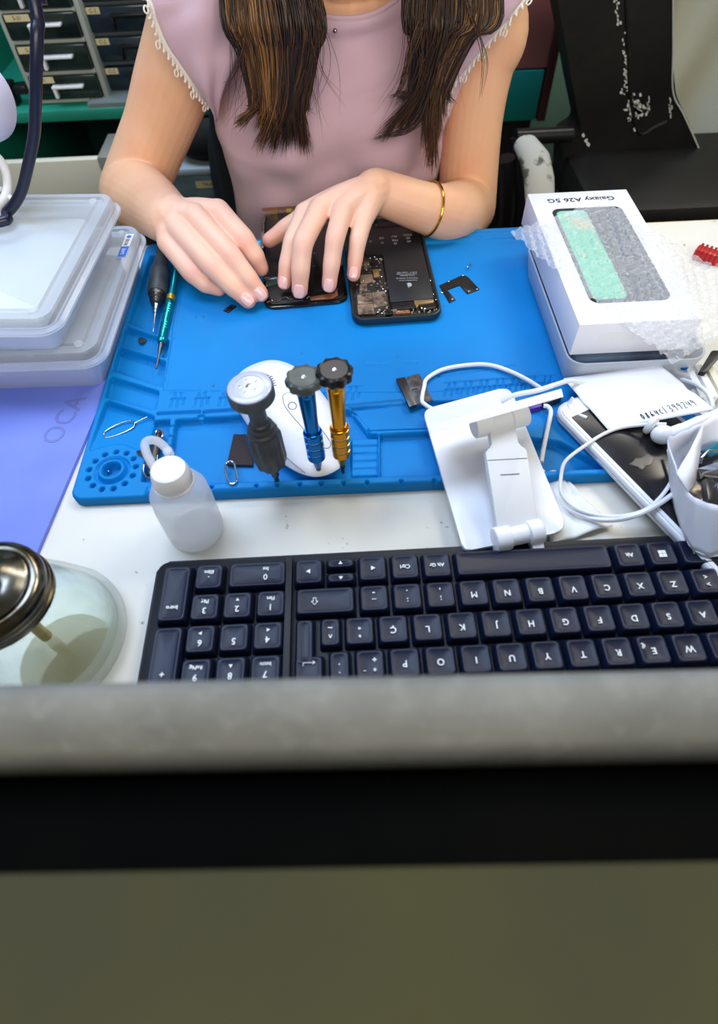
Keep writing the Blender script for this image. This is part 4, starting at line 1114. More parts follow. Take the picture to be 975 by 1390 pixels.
b = B().grid(rows, closed_u=True); b.add([p for p in bot3], [tuple(range(len(bot3)))])
o = obj('paper_wall', b, m_paper, pc, ang=50); md = o.modifiers.new('s', 'SOLIDIFY'); md.thickness = .0005
fold = [[U(918, 642, 43), U(934, 668, 44.5)], [U(936, 612, 48), U(944, 655, 38)], [U(954, 576, 53), U(952, 600, 45)]]
o = obj('folded_flap', B().grid(fold), m_paper, pc); md = o.modifiers.new('s', 'SOLIDIFY'); md.thickness = .0005
clips = [((957, 622), 30, .3), ((966, 645), 34, -.2), ((950, 660), 30, .9), ((966, 668), 38, 1.3), ((972, 612), 32, .5)]
lab = ['dark metal clip at the back inside the paper pouch', 'dark steel clip in the middle of the paper pouch', 'small brown clip at the front left inside the paper pouch', 'shiny bent steel clip at the front inside the paper pouch', 'small teal and wood clip at the back of the paper pouch']
for i, ((x, y), z, a) in enumerate(clips):
    c = U(x, y, z+6); R_ = Matrix.Translation(c) @ Matrix.Rotation(a, 4, 'Z') @ Matrix.Rotation(.3*(i-2), 4, 'X')
    th = thing('metal_clip', lab[i], 'clip', c, 'clips in the paper pouch')
    obj('jaw', B().box(-8, 8, -4, 4, -3.5, 1.5, .8, R_), [m_blk, m_dsteel, m_board, m_dsteel, mat('teal_plastic2', rgb(20, 110, 130), .4)][i], th)
    obj('lever', B().tube([R_ @ Vector(p) for p in ((-7, -4, 0), (-7, -5, 4), (0, -3, 6), (7, -5, 4), (7, -4, 0))], .8, 8), m_steel, th)

# ---------------- phone retail box, container beneath and bubble wrap over it
TLz = 60.5
bx_tl, bx_tr, bx_bl = U(716, 263, TLz), U(849, 254, TLz), U(787, 441, TLz)
Yb = (bx_tl-bx_bl); Yb.z = 0; Lb = Yb.length; Yb.normalize(); Xb = Vector((Yb.y, -Yb.x, 0)); Wb = (bx_tr-bx_tl).dot(Xb)
BM = Matrix((Xb, Yb, Vector((0, 0, 1)))).transposed().to_4x4(); BM.translation = Vector((bx_bl.x, bx_bl.y, 0))
m_card = mat('white_card', rgb(230, 231, 240), .45)
ct = thing('clear_container', 'clear plastic container with bluish contents under the white phone box', 'container', BM @ Vector((40, 80, 6)))
def rc2(ins, z, r): return [BM @ Vector((p[0], p[1], z)) for p in rrect(-2+ins, Wb+14-ins, -10+ins, Lb-30-ins, r, 5)]
rs = [rc2(5, 7.1, 10), rc2(4, 9, 10), rc2(0, 31, 12), rc2(0, 32.4, 12), rc2(1.5, 32.4, 11), rc2(1.8, 31, 11), rc2(5.6, 9.8, 9)]
n = len(rs[0]); fs = []
for i in range(len(rs)-1):
    for k in range(n): fs.append((i*n+k, i*n+(k+1) % n, (i+1)*n+(k+1) % n, (i+1)*n+k))
fs.append(tuple(range(n))[::-1]); fs.append(tuple((len(rs)-1)*n+k for k in range(n)))
obj('tub', B().add([p for r_ in rs for p in r_], fs), m_clear, ct)
obj('parts_filling', B().box(6, Wb+4, 2, Lb-38, 10, 28, 4, BM), mat('blue_grey_filling', rgb(92, 112, 140), .6, noise=(rgb(60, 72, 92), 30, .4, .6)), None,
    'dull blue grey padding inside the clear container under the phone box', 'stored contents')
pb = thing('phone_box', 'white retail phone box with a pictured phone, half covered by bubble wrap', 'box', BM @ Vector((Wb/2, Lb/2, 33)))
obj('box_lid', B().box(0, Wb, 0, Lb, 33, TLz, .7, BM), m_card, pb)
obj('box_title', text_mesh('Galaxy A26 5G', 8.2, BM @ Matrix.Translation((Wb*.50, Lb-13, TLz+.08)) @ Matrix.Rotation(math.pi, 4, 'Z'), .14, bold=.12, sx=1.12), m_bink, pb, smooth=False, recalc=False)
pic = obj('phone_picture', B().prism(rrect(14, Wb-13, 22, Lb-26, 7), TLz, TLz+.12, 0, BM), mat('picture_black', rgb(20, 22, 28), .3), pb)
obj('picture_phone_side', B().prism(rrect(Wb-19, Wb-17.6, 26, Lb-32, .5), TLz+.1, TLz+.2, 0, BM), mat('picture_grey', rgb(96, 104, 112), .3), pic)
obj('picture_wallpaper', B().prism(rrect(17, 42, 26, Lb-30, 5), TLz+.1, TLz+.22, 0, BM), mat('picture_green', rgb(84, 196, 156), .35, noise=[(rgb(210, 190, 150), 22, .5, .62), (rgb(90, 200, 190), 14, .5, .7)]), pic)
obj('seal_tab', B().box(Wb*.2, Wb*.5, -.12, .05, 44, 52, 0, BM), m_wmat, pb)
# bubble wrap sheet
A_, B_, C_, D_ = (692, 319), (817, 273), (1050, 414), (913, 496)
def h_at(x, y):
    q = BM.inverted() @ Vector((x, y, 0))
    dx = max(-q.x, q.x-Wb, 0); dy = max(-q.y, q.y-Lb, 0); d = math.hypot(dx, dy)
    return TLz+1.6-min(28, d*.42+d*d*.002)
NXB, NYB = 260, 230; rows = []
base = []
for i in range(0, 33):
    r_ = []
    for j in range(0, 33):
        s_, t_ = i/32, j/32
        px = (A_[0]*(1-s_)+B_[0]*s_)*(1-t_)+(D_[0]*(1-s_)+C_[0]*s_)*t_
        py = (A_[1]*(1-s_)+B_[1]*s_)*(1-t_)+(D_[1]*(1-s_)+C_[1]*s_)*t_
        z = 55
        for _ in range(8):
            p_ = U(px, py, z); z = .5*z+.5*h_at(p_.x, p_.y)
        p_ = U(px, py, z)
        r_.append(p_)
    base.append(r_)
bn = np.array([[tuple(p) for p in r_] for r_ in base])
def smp(s_, t_):
    a = s_*32; c = t_*32; i = min(int(a), 31); j = min(int(c), 31); a -= i; c -= j
    return bn[i, j]*(1-a)*(1-c)+bn[i+1, j]*a*(1-c)+bn[i, j+1]*(1-a)*c+bn[i+1, j+1]*a*c
wd_ = np.linalg.norm(bn[0, 0]-bn[-1, 0]); ln_ = np.linalg.norm(bn[0, 0]-bn[0, -1]); pitch = 7.4
for i in range(NXB+1):
    row = []
    for j in range(NYB+1):
        s_, t_ = i/NXB, j/NYB; p_ = smp(s_, t_)
        uu, vv = s_*wd_, t_*ln_
        rowi = round(vv/(pitch*.866)); off = (rowi % 2)*.5*pitch
        best = 9
        for r2 in (rowi-1, rowi, rowi+1):
            o2 = (r2 % 2)*.5*pitch; cu = round((uu-o2)/pitch)*pitch+o2; best = min(best, math.hypot(uu-cu, vv-r2*pitch*.866))
        bb = 1.7*math.sqrt(max(0, 1-(best/3.3)**2))*(.75+.5*math.sin(cu*12.9+rowi*78.2)**2)
        cr = .7*math.sin(uu*.21+vv*.13)+.6*math.sin(uu*.09-vv*.31)+.45*math.sin(uu*.83+vv*.57)+.35*math.sin(uu*.61-vv*1.13)
        row.append(Vector((p_[0], p_[1], p_[2]+bb+cr+1.2)))
    rows.append(row)
m_bub = mat('bubble_wrap_film', rgb(238, 241, 246), .08, alpha=.34, spec=1.0, bump=(420, .8, 'noise'))
obj('bubble_wrap', B().grid(rows), m_bub, None, 'sheet of clear bubble wrap draped over the white phone box', 'bubble wrap', ang=80, recalc=False)

# ---------------- red connector at the right edge
rd_ = thing('red_terminal', 'small red ribbed plastic terminal block at the right desk edge', 'connector', U(957, 353, 0))
RM = frame(U(957, 353, 0), U(975, 358, 0)-U(945, 348, 0))
m_red = mat('red_plastic', rgb(200, 24, 30), .35)
b = B().box(-11, 11, -6, 6, 0, 10, 2, RM); obj('body', b, m_red, rd_)
for i in range(5):
    obj('rib', B().box(-9+i*4, -6.8+i*4, -6.8, 6.8, .5, 11, .5, RM), mat('dark_red_plastic', rgb(150, 14, 20), .4), rd_)
obj('wire', B().tube(spline([RM @ Vector(p) for p in ((10, 0, 3), (18, -3, 3), (30, -2, 1.5), (60, 4, 1.2))], 5), 1.1, 8), m_red, rd_)

# ---------------- clutter at right edge
cs = thing('parts_case', 'clear plastic case edge with slots beyond the paper note at right edge', 'case', U(950, 505, 0))
b = B(); z = 24
obj('tray', B().prism(rquad(pxpoly([(915, 500), (985, 485), (1080, 590), (985, 560), (935, 528)], z), 2), 3, 12, 1), m_wmat, cs)
for i, x in enumerate((938, 952, 966)):
    p0, p1 = U(x, 503-i, 22), U(x+6, 540-i, 22)
    obj('slot_wall', B().box(p0.x-2.6, p0.x+2.6, p1.y, p0.y+6, 11, 22, .5), [m_wmat, m_wht, mat('cream_plastic', rgb(226, 222, 200), .5)][i], cs)
th = thing('tape_spool', 'small translucent spool with blue core beside the paper note', 'spool', U(920, 510, 4))
obj('rim', B().lathe([(8, 0), (9, .6), (9, 9), (8, 9.6), (6, 9.6), (6, 8), (0, 8)], U(921, 511, 13), (0, 0, 1), 32), m_milky, th)
obj('core', B().lathe([(3, 9), (3, 10.4), (0, 10.4)], U(921, 511, 13), (0, 0, 1), 20), m_bluean, th)
obj('black_strap', B().prism(rquad(pxpoly([(953, 498), (962, 500), (988, 470), (970, 470)], 30), 1), 22.2, 26, .6), m_blk, None, 'black plastic strap lying over the case at the right edge', 'strap')
# ================================================================= seated woman
def px3(x, y, Y): return UY(x, y, Y)
m_skin = mat('skin', rgb(236, 184, 146), .46, spec=.35, sss=.12, noise=[(rgb(228, 166, 130), 26, .45, .8)], bump=(900, .05, 'noise'))
m_shirt = mat('pink_knit', rgb(226, 190, 202), .9, bump=(900, .35, 'wave'), sheen=.3, noise=(rgb(218, 180, 194), 9, .4, .7))
m_lace = mat('cream_lace', rgb(238, 230, 216), .8)
m_hair = [mat('hair_dark', rgb(38, 24, 18), .38, spec=.6), mat('hair_brown', rgb(84, 54, 28), .36, spec=.6), mat('hair_golden', rgb(138, 94, 46), .36, spec=.6)]
m_nail = mat('fingernail', rgb(240, 188, 182), .22, coat=.3)
wm = thing('person', 'woman in pink knit top with long brown hair bent over desk repairing a phone', 'person', (10, 720, -300))

def resample(pts, rad, n=7):
    P = [Vector(p) for p in pts]; R3 = [Vector((r, 0, 0)) for r in rad]
    return spline(P, n), [v.x for v in spline(R3, n)]
class Skin(B):
    def limb(s, pts, rad, n=7, seg=18, flat=None):
        P, R = resample(pts, rad, n)
        s.tube(P, R, seg, flat=flat); s.ball(P[0], R[0]*.995, 16); s.ball(P[-1], R[-1]*.995, 16)
sk = Skin()
# torso under the clothes, neck, head
sk.limb([(10, 738, -290), (10, 738, -150), (10, 722, -20), (12, 708, 80), (12, 700, 130)], [95, 80, 72, 76, 66], 5, 24)
sk.limb([(-95, 690, 150), (12, 700, 150), (120, 690, 150)], [44, 56, 44], 5, 20)
sk.limb([(11, 694, 150), (10, 676, 190), (8, 655, 240)], [46, 45, 50], 5, 20)
HC = Vector((5, 640, 302)); HF = Vector((0, -.75, -.66)); HU = Vector((0, -.66, .75)); HX = Vector((1, 0, 0))
HR = Matrix((HX, -HF, HU)).transposed()
def hp(x, f, u): return HC+HX*x+HF*f+HU*u
sk.ball(HC+HU*22, 1, 32, (73, 90, 82), HR); sk.ball(hp(0, 14, -22), 1, 28, (60, 66, 72), HR); sk.ball(hp(0, 38, -70), 1, 20, (34, 32, 28), HR)
sk.limb([hp(0, 84, 12), hp(0, 92, -8), hp(0, 98, -24)], [6, 8, 10.5], 5, 14)         # nose
for sx in (-1, 1):
    sk.ball(hp(sx*9, 88, -25), 6.5, 12); sk.ball(hp(sx*32, 66, -12), 1, 14, (24, 20, 20), HR)
    sk.ball(hp(sx*31, 75, 20), 1, 14, (20, 8, 7), HR); sk.ball(hp(sx*30, 70, 4), 1, 14, (14, 13, 9), HR)
    sk.ball(hp(sx*72, -6, -2), 1, 14, (6, 16, 28), HR)
sk.limb([hp(-20, 74, -48), hp(-8, 81, -45), hp(0, 80, -46), hp(8, 81, -45), hp(20, 74, -48)], [2.5, 4.6, 4.2, 4.6, 2.5], 4, 12)
sk.limb([hp(-17, 74, -53), hp(0, 79, -55), hp(17, 74, -53)], [2.5, 5.6, 2.5], 5, 12)
# hips and thighs so that she sits
sk.limb([(10, 738, -290), (-70, 760, -300), (-95, 560, -285)], [95, 78, 62], 5, 20); sk.limb([(10, 738, -290), (90, 760, -300), (115, 560, -285)], [95, 78, 62], 5, 20)
sk.limb([(-95, 560, -285), (-95, 552, -480), (-95, 600, -690)], [60, 48, 34], 5, 18); sk.limb([(115, 560, -285), (115, 552, -480), (115, 600, -690)], [60, 48, 34], 5, 18)
# right arm (left in the picture)
wr = U(229, 297, 42); el = px3(180, 262, 640)
sk.limb([(-120, 682, 160), px3(256, 60, 668), px3(233, 120, 662), px3(216, 170, 656), px3(202, 205, 650), el], [42, 40, 36.5, 34, 33.5, 34], 7, 26)
sk.limb([el, el*.72+wr*.28+Vector((-2, 0, 2)), el*.4+wr*.6+Vector((0, 0, 2)), wr, U(236, 297, 45)], [34, 34.5, 29, 23, 21], 7, 26)
# left arm
wl = U(519, 262, 48); ell = px3(634, 282, 640)
sk.limb([(118, 682, 160), px3(668, 40, 668), px3(656, 90, 662), px3(645, 150, 655), px3(638, 210, 648), ell], [40, 34, 30, 29.5, 31, 32], 7, 26)
sk.limb([ell, U(618, 290, 12), U(582, 284, 32), wl, U(508, 260, 52)], [32, 29, 22.5, 19.5, 19], 7, 26)
nails = []
def finger(pts, rad, nail=True, nl=1.0, side=0.0):
    P = [U(*p) for p in pts]
    # knuckle bulge: fine radii along the chain
    PP = []; RR = []
    for i, p in enumerate(P):
        PP.append(p); RR.append(rad[i])
        if i < len(P)-1:
            PP.append((p+P[i+1])/2); RR.append((rad[i]+rad[i+1])/2*.955)
    Q = []; R_ = []
    for i in range(len(PP)-1):
        for k in range(5):
            t = k/5; Q.append(PP[i]*(1-t)+PP[i+1]*t); R_.append(RR[i]*(1-t)+RR[i+1]*t)
    Q.append(PP[-1]); R_.append(RR[-1])
    for _ in range(3):
        Q = [Q[0]]+[(Q[i-1]+Q[i]*2+Q[i+1])/4 for i in range(1, len(Q)-1)]+[Q[-1]]
    sk.tube(Q, R_, 18); sk.ball(Q[0], R_[0], 16); sk.ball(Q[-1], R_[-1]*.995, 18)
    if nail:
        d = (P[-1]-P[-2]).normalized(); n_ = (Vector((side, -.75, 1))); n_ = (n_-d*n_.dot(d)).normalized()
        nails.append((P[-1]-d*1.0, d, n_, rad[-1]*nl))
def palm(wrist, mcps, r0, r1, thick=None):
    for m_ in mcps:
        e_ = U(*m_); sk.limb([wrist, wrist*.5+e_*.5+Vector((0, 0, 2)), e_], [r0, (r0+r1)/2, r1], 6, 16)
    for a_, c_ in zip(mcps[:-1], mcps[1:]):
        A_, C__ = U(*a_), U(*c_)
        for t in (.3, .6, .85):
            sk.limb([wrist*(1-t)+A_*t+Vector((0, 0, -1)), wrist*(1-t)+C__*t+Vector((0, 0, -1))], [r1*.98, r1*.98], 3, 14)
# right hand
Rm = [(296, 287, 50), (264, 293, 53), (241, 309, 47), (229, 329, 37)]
palm(U(236, 299, 43), Rm, 17, 10.4)
finger([Rm[0], (331, 325, 43), (347, 349, 30), (354, 364, 20)], [10.8, 9.8, 8.6, 7.2], False)
finger([Rm[1], (313, 346, 41), (338, 379, 27), (354, 399, 15.5)], [10.8, 9.5, 8.5, 7.0], True, 1, -.15)
finger([Rm[2], (288, 362, 36), (317, 390, 23), (337, 408, 13.5)], [10.6, 9.5, 8.4, 7.0], True, 1, -.15)
finger([Rm[3], (261, 371, 27), (279, 386, 19), (297, 392, 13)], [10.2, 8.8, 7.8, 6.6], False)
finger([(258, 322, 30), (300, 345, 20), (328, 355, 15), (345, 358, 13.5)], [13, 9.5, 8.5, 7.5], False)   # thumb beneath
# left hand
Lm = [(414, 291, 49), (435, 283, 55), (466, 284, 55), (494, 294, 47)]
palm(U(505, 262, 50), Lm, 17, 10)
finger([Lm[0], (397, 326, 46), (389, 360, 31), (386, 384, 18.5)], [9.6, 7.9, 7.0, 6.1], True)
finger([Lm[1], (411, 329, 52), (408, 367, 34), (407, 394, 18.5)], [10, 9.0, 8.2, 7.1], True)
finger([Lm[2], (455, 323, 50), (450, 360, 33), (447, 387, 18.5)], [10, 8.4, 7.6, 6.7], True)
finger([Lm[3], (486, 326, 41), (482, 354, 28), (480, 373, 20)], [9.4, 7.8, 6.9, 6.0], True)
finger([(470, 285, 42), (418, 292, 37), (388, 311, 28), (366, 326, 21)], [14, 10.2, 9.0, 7.0], False)
tmp = obj('body', sk, m_skin, wm, recalc=False)
rm_ = tmp.modifiers.new('r', 'REMESH'); rm_.mode = 'VOXEL'; rm_.voxel_size = .00125; rm_.use_smooth_shade = True
sm_ = tmp.modifiers.new('s', 'SMOOTH'); sm_.factor = .5; sm_.iterations = 5
dg = bpy.context.evaluated_depsgraph_get()
nm = bpy.data.meshes.new_from_object(tmp.evaluated_get(dg)); tmp.modifiers.clear(); old = tmp.data; tmp.data = nm; nm.name = 'body'; bpy.data.meshes.remove(old)
nm.polygons.foreach_set('use_smooth', [True]*len(nm.polygons))
if not nm.materials: nm.materials.append(m_skin)
# knuckle and fingertip flush is part of the skin colour
co = np.empty(len(nm.vertices)*3); nm.vertices.foreach_get('co', co); co = co.reshape(-1, 3)*1000+np.array(_org['person'])
fl = np.zeros(len(co))
for p, r_, w_ in [(U(354, 364, 20), 13, .9), (U(355, 398, 15), 14, .9), (U(335, 408, 13), 14, .9), (U(297, 392, 13), 13, .8), (U(386, 384, 18), 13, .9), (U(407, 394, 18), 14, .9), (U(447, 387, 18), 14, .9), (U(480, 373, 20), 13, 1),
                  (U(366, 326, 21), 16, .9), (U(331, 325, 50), 13, .6), (U(315, 345, 48), 12, .45), (U(286, 363, 42), 12, .4), (U(411, 329, 58), 12, .35), (U(455, 323, 56), 12, .35), (U(296, 287, 56), 16, .3), (U(261, 371, 32), 12, .5)]:
    fl = np.maximum(fl, w_*np.exp(-((co-np.array(p))**2).sum(1)/(r_*r_)))
hd = np.exp(-np.maximum(0, np.minimum(np.linalg.norm(co-np.array(U(300, 330, 35)), axis=1), np.linalg.norm(co-np.array(U(440, 320, 40)), axis=1))-45)/22.0)
att = nm.attributes.new('flush', 'FLOAT', 'POINT'); att.data.foreach_set('value', fl.astype(np.float32))
att = nm.attributes.new('hand', 'FLOAT', 'POINT'); att.data.foreach_set('value', np.clip(hd, 0, 1).astype(np.float32))
nt_ = m_skin.node_tree; pn = nt_.nodes['Principled BSDF']; lk = pn.inputs['Base Color'].links[0].from_socket
def mixin(sock, attr, col, amt):
    a = nt_.nodes.new('ShaderNodeAttribute'); a.attribute_name = attr
    mu = nt_.nodes.new('ShaderNodeMath'); mu.operation = 'MULTIPLY'; mu.inputs[1].default_value = amt; nt_.links.new(a.outputs['Fac'], mu.inputs[0])
    mx = nt_.nodes.new('ShaderNodeMix'); mx.data_type = 'RGBA'; nt_.links.new(mu.outputs[0], mx.inputs['Factor']); nt_.links.new(sock, mx.inputs['A']); mx.inputs['B'].default_value = col
    return mx.outputs['Result']
s1_ = mixin(lk, 'hand', rgb(238, 196, 178), .75); s2_ = mixin(s1_, 'flush', rgb(226, 140, 132), .6)
nt_.links.new(s2_, pn.inputs['Base Color'])
for (c, d, n_, r_) in nails:
    X = n_.cross(d).normalized(); R_ = Matrix((X, d, n_)).transposed()
    b = B(); rows = []
    for i in range(9):
        row = []
        for j in range(13):
            a = (i/8-.5)*1.55; l = (j/12-.5)*2
            w_ = math.sqrt(max(.02, 1-.82*abs(l)**(3.2 if l > 0 else 2.6)))
            row.append(c + R_ @ Vector((math.sin(a*w_)*(r_*1.0), l*r_*.80+.3, math.cos(a*w_)*(r_*1.02)-.25*max(0, -l)**3-.9*max(0, l)**2)))
        rows.append(row)
    b.grid(rows); o = obj('fingernail', b, m_nail, wm, ang=80); md = o.modifiers.new('s', 'SOLIDIFY'); md.thickness = .0006; md.offset = 0

# ---------------- knit top
rings_def = [(-300, 740, 10, 128, 104), (-200, 738, 10, 116, 96)]
for py, xl, xr in ((330, 333, 560), (290, 325, 578), (250, 320, 588), (215, 311, 597), (180, 302, 603), (150, 293, 606)):
    a_, c_ = px3(xl, py, 690), px3(xr, py, 690); rings_def.append(((a_.z+c_.z)/2, 692, (a_.x+c_.x)/2, (c_.x-a_.x)/2, 84+(330-py)*.03))
rings_def += [(105, 692, 10, 128, 88), (130, 690, 10, 130, 82), (152, 688, 10, 126, 74), (166, 684, 10, 106, 64), (173, 679, 10, 84, 58), (179, 673, 10, 66, 54), (182, 671, 10, 58, 51)]
rows = []; NR = 96
ctrl = spline([Vector((a, b_, c_)) for a, b_, c_, _, _ in rings_def], 5); ctrl2 = spline([Vector((d_, e_, 0)) for _, _, _, d_, e_ in rings_def], 5)
for k_, (c1_, c2_) in enumerate(zip(ctrl, ctrl2)):
    z, cy, cx = c1_; a_, b_ = c2_.x, c2_.y; row = []
    tl = .55*min(1, max(0, (z-90)/85))
    for i in range(NR+1):
        th_ = 2*math.pi*i/NR; cs_, sn = math.cos(th_), math.sin(th_)
        x = cx+a_*math.copysign(abs(cs_)**.86, cs_); y = cy+b_*math.copysign(abs(sn)**.86, sn)
        if sn < 0:
            for bx_ in (-52, 58):
                y -= 20*math.exp(-((x-cx-bx_)/42)**2-((z-62)/44)**2)
            y += 3.2*math.sin(x*.09+z*.05)*math.exp(-((z-20)/70)**2)
            y += 2.0*math.sin(x*.05-z*.12+1)
        zz = z+tl*(y-cy)
        row.append(Vector((x, y, zz)))
    rows.append(row)
shirt = obj('knit_top', B().grid(rows), m_shirt, wm, ang=80, recalc=False)
md = shirt.modifiers.new('s', 'SOLIDIFY'); md.thickness = .002; md.offset = -1
# collar band
cr_ = [r_ for r_ in rows[-1][:-1]]
obj('collar_band', B().tube([p+Vector((0, 0, 1)) for p in cr_], 2.6, 8, closed=True), m_shirt, shirt)
def sleeve(edge, seam, side):
    E_ = spline(edge, 10); S_ = spline(seam, 10); n_ = len(E_); rows = []
    S_ = [S_[int(round(i*(len(S_)-1)/(n_-1)))] for i in range(n_)]
    mid = Vector((side*135, 668, 120))
    for i in range(n_):
        row = []
        for k in range(13):
            t = k/12; p = S_[i]*(1-t)+E_[i]*t
            o_ = (p-mid); o_.normalize(); p = p+o_*(14*math.sin(math.pi*t))
            p = p+o_*(4.6*math.sin(t*11+i*.05)*math.sin(math.pi*min(1, t*1.1))+1.1*math.sin(i*.31+t*5))
            row.append(p)
        rows.append(row)
    o = obj('cap_sleeve', B().grid(rows), m_shirt, wm, ang=80, recalc=False); md = o.modifiers.new('s', 'SOLIDIFY'); md.thickness = .0016
    # lace along the free edge
    Eg = [r_[-1] for r_ in rows]; P = []
    L_ = [0]
    for a_, c_ in zip(Eg[:-1], Eg[1:]): L_.append(L_[-1]+(c_-a_).length)
    def at(s_):
        for i in range(len(L_)-1):
            if s_ <= L_[i+1]: return Eg[i].lerp(Eg[i+1], (s_-L_[i])/max(1e-6, L_[i+1]-L_[i])), (Eg[i+1]-Eg[i]).normalized()
        return Eg[-1], (Eg[-1]-Eg[-2]).normalized()
    b = B(); b.tube(Eg, 1.9, 6); zz = []; s_ = 0; k = 0
    while s_ < L_[-1]:
        p, d = at(s_); out = (p-Vector((side*95, 668, 110))); out = (out-d*out.dot(d)).normalized(); out.z -= .35; out.normalize()
        zz.append(p+out*(5.4 if k % 2 else 1.0)); 
        if k % 8 == 3:
            c = p+out*8.2
            X = d; Y = out
            b.tube([c+X*2.5*math.cos(a)+Y*2.5*math.sin(a) for a in np.linspace(0, 6.283, 11)[:-1]], .75, 5, closed=True)
        elif k % 2: b.ball(p+out*6.0, 1.15, 8)
        s_ += 2.9; k += 1
    b.tube(zz, 1.15, 5); b.tube([p+ (p-Vector((side*95, 668, 110))).normalized()*3.0 for p in Eg], 1.0, 5)
    obj('lace_trim', b, m_lace, o)
sleeve([px3(287, 142, 630), px3(266, 117, 612), px3(244, 88, 602), px3(226, 60, 598), px3(212, 30, 596), px3(203, 0, 598), Vector((-172, 622, 205)), Vector((-176, 665, 222)), Vector((-168, 708, 205)), Vector((-150, 740, 150)), Vector((-118, 745, 85))],
       [px3(291, 150, 632), px3(303, 125, 606), px3(318, 92, 600), px3(330, 60, 600), px3(340, 25, 602), px3(345, -5, 606), Vector((-78, 628, 196)), Vector((-84, 668, 208)), Vector((-90, 708, 196)), Vector((-100, 742, 145)), Vector((-108, 742, 85))], -1)
sleeve([px3(606, 150, 632), px3(612, 118, 612), px3(630, 96, 604), px3(655, 65, 600), px3(682, 35, 598), px3(706, 5, 598), Vector((196, 622, 205)), Vector((198, 665, 222)), Vector((188, 708, 205)), Vector((168, 740, 150)), Vector((140, 745, 85))],
       [px3(602, 175, 640), px3(590, 128, 606), px3(578, 95, 600), px3(570, 60, 600), px3(565, 25, 602), px3(562, -5, 606), Vector((98, 628, 196)), Vector((104, 668, 208)), Vector((110, 708, 196)), Vector((120, 742, 145)), Vector((128, 742, 85))], 1)
obj('rhinestone', B().ball(px3(455, 42, 607), 2.0, 8), m_steel, wm, label='small sparkling stone on the chest')
tr = B()
def trow(a0, a1): pass
m_tr = mat('dark_trousers', rgb(34, 36, 46), .85)
tb = Skin()
tb.limb([(10, 740, -300), (-70, 742, -302), (-95, 556, -287)], [101, 84, 68], 5, 22); tb.limb([(10, 740, -300), (90, 742, -302), (115, 556, -287)], [101, 84, 68], 5, 22)
tb.limb([(-95, 556, -287), (-95, 548, -480), (-95, 600, -700)], [66, 56, 46], 5, 20); tb.limb([(115, 556, -287), (115, 548, -480), (115, 600, -700)], [66, 56, 46], 5, 20)
obj('trousers', tb, m_tr, wm, recalc=False)
for sx in (-95, 115):
    obj('shoe', B().ball((sx, 575, -724), 1, 20, (40, 105, 26)), m_blk, wm)
# bracelet
bc = U(582, 284, 32); bd = (U(618, 290, 12)-wl).normalized(); Xb_ = bd.cross(Vector((0, 0, 1))).normalized(); Yb_ = bd.cross(Xb_)
obj('bracelet', B().tube([bc+Xb_*24*math.cos(a)+Yb_*24*math.sin(a)+bd*1.5*math.sin(a) for a in np.linspace(0, 2*math.pi, 41)[:-1]], 1.1, 8, closed=True), mat('gold_bangle', rgb(214, 158, 44), .18, metal=1.0), wm)

# ---------------- hair
hb = B()
def strand(pts, r, mi, n=5):
    P = spline(pts, n); m_ = len(P); R_ = [r*(1-.9*(i/(m_-1))**2.6) for i in range(m_)]
    hb.cur = mi; hb.tube(P, R_, 4, caps=False)
rr_ = random.Random(11)
def hank(top, m1, m2, clumps, y0, N, side):
    """clumps = [(t centre, t spread, tip x, tip y, dark, brown, gold)]"""
    wts = [c[1] for c in clumps]
    for i in range(N):
        c = rr_.choices(clumps, wts)[0]
        t = min(1, max(0, c[0]+rr_.gauss(0, c[1]*.55))); j = lambda s: rr_.gauss(0, s)
        # strands of a clump pull together towards its tip
        tc = c[0]+(t-c[0])*.75; tm = c[0]+(t-c[0])*.55
        x0 = top[0]+(top[1]-top[0])*t; x1 = m1[0]+(m1[1]-m1[0])*tc+j(1.4); x2 = m2[0]+(m2[1]-m2[0])*tm+j(1.6)
        cut = min(.8, abs(j(.30))); ex = c[2]+j(4.6)+(t-c[0])*14; ey = c[3]+j(5)
        ex = ex*(1-cut)+x2*cut; ey = ey*(1-cut)+m2[2]*cut
        dep = 12*math.sin(math.pi*min(1, max(0, t))); yy = y0-dep*.5+rr_.uniform(0, 16)
        wv = 5*math.sin(c[0]*17)
        root = HC+HX*side*(66+8*rr_.random())+HU*(40-80*rr_.random())+HF*(20-60*rr_.random())
        crown = HC+HX*side*(14+20*rr_.random())+HU*(98+4*rr_.random())+HF*(10-60*rr_.random())
        pts = [crown, HC+HX*side*(58+6*rr_.random())+HU*(66+10*rr_.random())+HF*(0-40*rr_.random()), root, px3(x0, -4, yy+6), px3(x1+wv*.4, m1[2], yy), px3(x2-wv*.3, m2[2], yy-2), px3(ex, ey, yy-1+j(2))]
        mi = rr_.choices([0, 1, 2], c[4:7])[0]
        strand(pts, rr_.uniform(.45, 1.15), mi, 6)
hank((298, 436), (322, 433, 75), (338, 416, 140), [(.06, .06, 338, 150, 3, 5, 2), (.14, .08, 322, 172, 2, 5, 4), (.24, .09, 352, 176, 1, 5, 6), (.34, .09, 375, 170, 1, 5, 6), (.45, .10, 350, 207, 3, 5, 2), (.52, .09, 372, 208, 6, 4, 1),
      (.62, .09, 366, 200, 8, 3, 0), (.70, .09, 385, 206, 9, 2, 0), (.78, .08, 400, 196, 9, 2, 0), (.86, .07, 412, 208, 8, 3, 0), (.93, .05, 419, 212, 7, 4, 0), (.99, .03, 418, 150, 8, 2, 0)], 566, 1750, -1)
